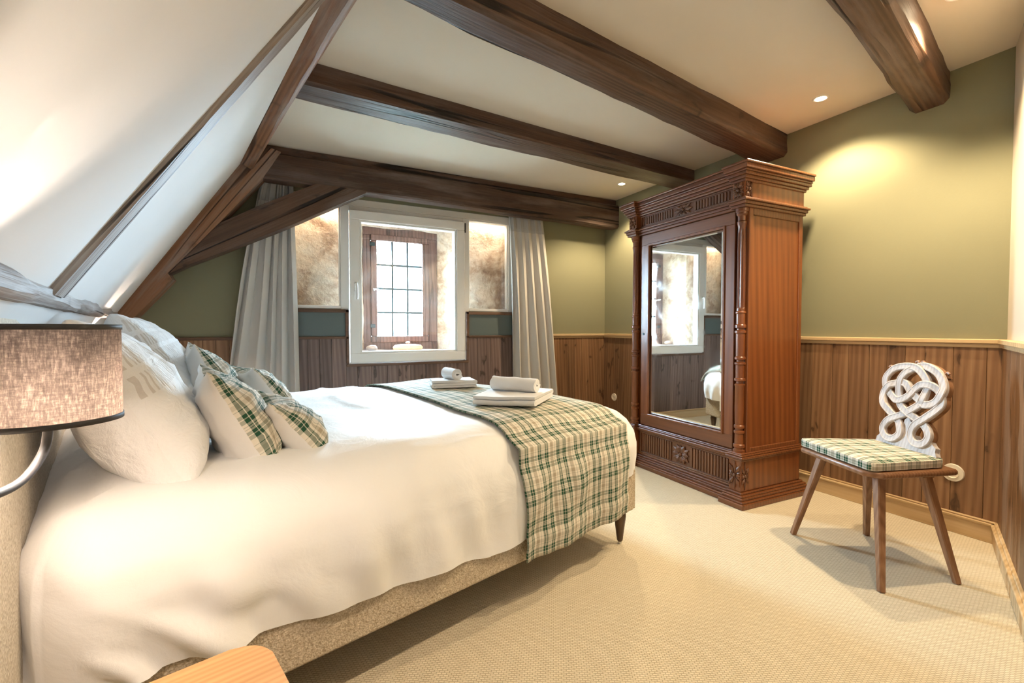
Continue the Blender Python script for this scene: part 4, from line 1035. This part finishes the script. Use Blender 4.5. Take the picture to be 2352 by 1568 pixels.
add_faces(bm, [(xm + .006, a0, b0), (xm + .006, a1, b0), (xm + .006, a1, b1), (xm + .006, a0, b1), (xm, a0 + bv, b0 + bv), (xm, a1 - bv, b0 + bv), (xm, a1 - bv, b1 - bv), (xm, a0 + bv, b1 - bv), (xm + .009, a0, b0), (xm + .009, a1, b0), (xm + .009, a1, b1), (xm + .009, a0, b1)],
          [(0, 1, 5, 4), (1, 2, 6, 5), (2, 3, 7, 6), (3, 0, 4, 7), (4, 5, 6, 7), (8, 11, 10, 9), (0, 8, 9, 1), (1, 9, 10, 2), (2, 10, 11, 3), (3, 11, 8, 0)])
obj('mirror_glass', bm, MAT['mirror'], dr)
bm = nb(); tube(bm, [(MF + .010, DY1 - .03, 1.03), (MF + .004, DY1 - .03, 1.03)], .009, 12); obj('keyhole_plate', bm, MAT['lead'], dr)

wd.rotation_euler = (0, 0, -D(1.1))
# ================================================================== chair
CT = Vector((math.sin(.41), math.cos(.41), 0)); CFv = Vector((-math.cos(.41), math.sin(.41), 0)); CC = Vector((2.43, 1.12, 0))
def CH(f, t, z): return CC + CFv * f + CT * t + Vector((0, 0, z))
ch = thing('carved_chair', 'wooden plank chair with splayed legs and a pierced knotwork back', 'chair', CC)
hf, hb, dp, cz_ = 0.238, 0.205, 0.208, 0.05
seat = [(dp, -hf + cz_), (dp, hf - cz_), (dp - cz_, hf), (-dp + .01, hb), (-dp, hb - .01), (-dp, -hb + .01), (-dp + .01, -hb), (dp - cz_, -hf)]
bm = nb(); prism(bm, [CH(f, t, .452) for f, t in seat], (0, 0, .024), .006)
autosmooth(obj('seat', bm, MAT['chair_x'], ch), 40)
for f0 in (-.105, .10):
    bm = nb(); hexa(bm, [CH(f0 - .025, -.17, .434), CH(f0 + .025, -.17, .434), CH(f0 + .025, .17, .434), CH(f0 - .025, .17, .434)], [CH(f0 - .032, -.17, .453), CH(f0 + .032, -.17, .453), CH(f0 + .032, .17, .453), CH(f0 - .032, .17, .453)]); obj('batten', bm, MAT['chair'], ch)
for ft, fp in (((.188, .263), (.11, .160)), ((.182, -.262), (.11, -.160)), ((-.186, .232), (-.11, .145)), ((-.190, -.222), (-.11, -.145))):
    bm = nb(); bar(bm, CH(*ft, 0), CH(*fp, .447), .024, .036, up=CFv, bev=.004); obj('leg', bm, MAT['chair'], ch)
# back: base panel and interlaced band
LN = math.radians(12); UPV = Vector((0, 0, 1)) * math.cos(LN) - CFv * math.sin(LN); NV = CFv * math.cos(LN) + Vector((0, 0, 1)) * math.sin(LN)
B0 = CH(-.132, 0, .52)
def CB(a, b, h): return B0 + CT * a + UPV * b + NV * h
bk = thing('backrest', None, None, (0, 0, 0)); bk.parent = ch; bk.location = B0 - CC
KN = [(-0.054, 0.213, 0), (-0.021, 0.18, 1), (0.022, 0.15, 0), (0.076, 0.117, 1), (0.102, 0.074, 0), (0.083, 0.037, 0), (0.045, 0.03, 0), (0.013, 0.058, 0), (0.018, 0.097, 0), (0.043, 0.128, -1), (0.085, 0.156, 0), (0.126, 0.191, 1), (0.139, 0.239, 0), (0.116, 0.28, 1), (0.08, 0.297, -1), (0.032, 0.299, 1), (-0.001, 0.263, 0), (-0.041, 0.234, -1), (-0.081, 0.214, 1), (-0.118, 0.231, 0), (-0.142, 0.272, 1), (-0.141, 0.309, 0), (-0.113, 0.354, 0), (-0.073, 0.38, 1), (-0.021, 0.388, -1), (0.037, 0.355, 1), (0.062, 0.315, 1), (0.064, 0.27, 0), (0.055, 0.231, -1), (0.038, 0.197, 0), (-0.008, 0.166, 1), (-0.072, 0.136, -1), (-0.113, 0.107, 0), (-0.125, 0.072, 0), (-0.102, 0.04, 0), (-0.062, 0.041, 0), (-0.042, 0.075, 0), (-0.056, 0.117, 1), (-0.094, 0.155, 1), (-0.133, 0.2, 0), (-0.147, 0.233, -1), (-0.126, 0.281, -1), (-0.091, 0.303, 1), (-0.048, 0.303, 1), (-0.018, 0.281, 0), (0.009, 0.238, 1), (0.055, 0.215, 1), (0.101, 0.237, -1), (0.138, 0.273, -1), (0.144, 0.319, 0), (0.11, 0.364, 0), (0.052, 0.381, 0), (-0.008, 0.375, 1), (-0.053, 0.336, 0), (-0.069, 0.3, -1), (-0.064, 0.238, 1)]
KP = catmull([(a, b, h * .0045) for a, b, h in KN], 5, True)
def knot(name, mat, h0, h1, hw, parent, chm=.003):
    bm = nb(); rows = []; n_ = len(KP)
    for i, p in enumerate(KP):
        t = KP[(i + 1) % n_] - KP[i - 1]; t.z = 0; t.normalize(); s = Vector((-t.y, t.x, 0)); w_ = hw
        z = p.z
        sec = [(-w_, h0), (-w_, h1 + z - chm), (-w_ + chm, h1 + z), (-w_ * .62, h1 + z), (-w_ * .56, h1 + z - .0016), (w_ * .56, h1 + z - .0016), (w_ * .62, h1 + z), (w_ - chm, h1 + z), (w_, h1 + z - chm), (w_, h0)]
        rows.append([bm.verts.new(CB(p.x + s.x * q_, p.y + s.y * q_, h_)) for q_, h_ in sec])
    m_ = len(rows[0])
    for i in range(n_):
        a, b = rows[i], rows[(i + 1) % n_]
        for k in range(m_): bm.faces.new((a[k], a[(k + 1) % m_], b[(k + 1) % m_], b[k]))
    return autosmooth(obj(name, bm, mat, parent), 40)
knot('knotwork_band', MAT['pale_carved'], -.004, .010, .0165, bk)
knot('knotwork_core', MAT['chair'], -.026, -.003, .0155, bk, .001)
base_out = [(-.172, -.075), (-.172, .004), (-.160, .020), (-.163, .038), (-.145, .045), (-.135, .065), (-.118, .050), (-.075, .055), (-.045, .085), (-.03, .125), (-.008, .150), (.008, .130), (.006, .085), (.03, .045), (.075, .048), (.095, .062), (.112, .055), (.118, .035), (.132, .026), (.128, .010), (.145, -.01), (.145, -.075)]
bm = nb(); prism(bm, [CB(a, b, -.026) for a, b in base_out], NV * .024, .002); obj('base_panel', bm, MAT['pale_carved'], bk)
for a, b in ((-.004, .403), (-.125, .362), (.128, .370)):
    bm = nb()
    for q_ in (-.011, .011):
        sp = [CB(a + q_ + (.009 - .0013 * k) * math.cos(k * .8 + (0 if q_ > 0 else math.pi)), b + (.009 - .0013 * k) * math.sin(k * .8), -.006) for k in range(6)]
        tube(bm, catmull(sp, 3), .0055, 8)
    box_c = [CB(a - .024, b - .018, -.024), CB(a + .024, b - .018, -.024), CB(a + .012, b + .004, -.024), CB(a - .012, b + .004, -.024)]
    prism(bm, box_c, NV * .02, .002)
    autosmooth(obj('scroll', bm, MAT['chair'], bk))
# seat cushion
bm = nb(); NU = 26
cf, cb_, cd = .222, .180, .185
def cpt(i, j):
    # closed rounded cushion: i around width, j around section
    u = -1 + 2 * i / NU; return u
def cush(u, v, side):
    f = v * cd + .012; hw_ = lerp(cb_, cf, (v + 1) / 2); rr = .035
    t_ = u * hw_
    e = min(1 - abs(u), 1 - abs(v)); hgt = .018 + .007 * sm(e * 5)
    if e <= 0: hgt = .016
    f2 = f; k = 1.0
    # round the corners
    du, dv = max(0, abs(u) - .9) / .1, max(0, abs(v) - .9) / .1
    c_ = 1 - .012 * du * dv / .2
    return CH(f * c_, t_ * c_, .4975 + side * hgt + .002 * nz(u * 4, v * 4, side))
V1 = grid(bm, NU, NU, lambda i, j: cush(-1 + 2 * i / NU, -1 + 2 * j / NU, 1), lambda i, j: (i / NU * .44, j / NU * .37))
V2 = grid(bm, NU, NU, lambda i, j: cush(-1 + 2 * i / NU, -1 + 2 * j / NU, -1), lambda i, j: (i / NU * .44, j / NU * .37))
lay = bm.loops.layers.uv.verify()
def sidewall(A, Bq, uvs):
    for k in range(NU):
        f = bm.faces.new((A[k], A[k + 1], Bq[k + 1], Bq[k]))
        for lp, uvv in zip(f.loops, (uvs(k, 0), uvs(k + 1, 0), uvs(k + 1, 1), uvs(k, 1))): lp[lay].uv = uvv
sidewall([V1[k][NU] for k in range(NU + 1)], [V2[k][NU] for k in range(NU + 1)], lambda k, s: (k / NU * .44, .37 + s * .04))
sidewall([V1[k][0] for k in range(NU + 1)], [V2[k][0] for k in range(NU + 1)], lambda k, s: (k / NU * .44, -s * .04))
sidewall(V1[0], V2[0], lambda k, s: (-s * .04, k / NU * .37)); sidewall(V1[NU], V2[NU], lambda k, s: (.44 + s * .04, k / NU * .37))
sc_o = autosmooth(obj('seat_cushion', bm, MAT['plaid_c']), 60)
setp(sc_o, 'thin green plaid seat cushion lying on the carved chair', 'cushion')

# ================================================================== curtains
def curtain(label, xt0, xt1, xb0, xb1, zt, zb, y, folds, seed, amp, mid=None):
    t = thing('curtain', label, 'curtain', ((xt0 + xt1) / 2, y, zb), 'grey window curtains')
    NUc, NVc = folds * 18, 50
    def pt(i, j):
        u = i / NUc; v = j / NVc; z = lerp(zt, zb, v)
        x0 = lerp(xt0, xb0, v ** .8); x1 = lerp(xt1, xb1, v ** .9)
        uu = u + 0.018 * nz(u * 5 + seed, v * 1.5) 
        x = lerp(x0, x1, uu)
        ph = u * folds * 2 * math.pi + 3.2 * nz(u * 3.1 + seed, 2) + 1.6 * nz(v * 1.3 + seed, u * 2.5)
        a = amp * (0.45 + .55 * sm(v * 2.0)) * (1 + .8 * nz(u * 4 + seed, 7))
        yy = y + a * math.sin(ph) + .010 * nz(u * 3, v * 2 + seed)
        x += .012 * math.sin(ph * 2 + 1) * (1 - v)
        return Vector((x, yy, z))
    bm = nb(); grid(bm, NUc, NVc, pt); o = obj('fabric', bm, MAT['curtain'], t, True)
    o.modifiers.new('thickness', 'SOLIDIFY').thickness = .002
    bm = nb(); grid(bm, NUc, 4, lambda i, j: pt(i, j * .9) + Vector((0, -.003, .002))); o = obj('pleat_tape', bm, MAT['curtain_dark'], t, True)
    o.modifiers.new('thickness', 'SOLIDIFY').thickness = .002
    bm = nb(); tube(bm, [(min(xt0, xt1) - .02, y, zt + .012), (max(xt0, xt1) + .02, y, zt + .012)], .008, 10); obj('rail', bm, MAT['white_pvc'], t, True)
curtain('wide grey curtain hanging behind the brace beside the pillows', -0.13, 0.075, -0.45, 0.125, 2.20, 0.02, 3.952, 5, 1.0, .030)
curtain('narrow grey curtain hanging between the window and the green wall corner', 1.955, 2.315, 2.02, 2.56, 2.165, 0.02, 3.952, 5, 6.0, .030)

# ================================================================== sockets
def socket(label, y, z, r, par_label=None):
    t = thing('wall_socket', label, 'socket', (XR - .016, y, z), 'round wall sockets')
    def disc(x0, x1, r0, r1, name, mat, parent):
        bm = nb(); tube(bm, [(x0, y, z), (x1, y, z)], lambda k: lerp(r0, r1, k), 32); return obj(name, bm, mat, parent)
    p = disc(XR - .012, XR - .026, r, r * .94, 'plate', MAT['white_plastic'], t)
    bm = nb(); bmesh.ops.create_cone(bm, cap_ends=False, segments=32, radius1=r * .56, radius2=r * .50, depth=.006); bm.transform(Matrix.Translation((XR - .028, y, z)) @ Matrix.Rotation(math.pi / 2, 4, 'Y')); obj('rim', bm, MAT['white_plastic'], t, True)
    for dy in (-.0095, .0095): disc(XR - .0255, XR - .0268, .003, .003, 'hole', MAT['dark_hole'], t).location += Vector((0, dy, 0))
    disc(XR - .0255, XR - .030, .0025, .002, 'earth_pin', MAT['metal'], t).location += Vector((0, 0, .012))
socket('round cream wall socket on the planks behind the chair', 1.082, 0.312, .047)
socket('round cream wall socket on the planks between the bed and the wardrobe', 3.835, 0.343, .040)
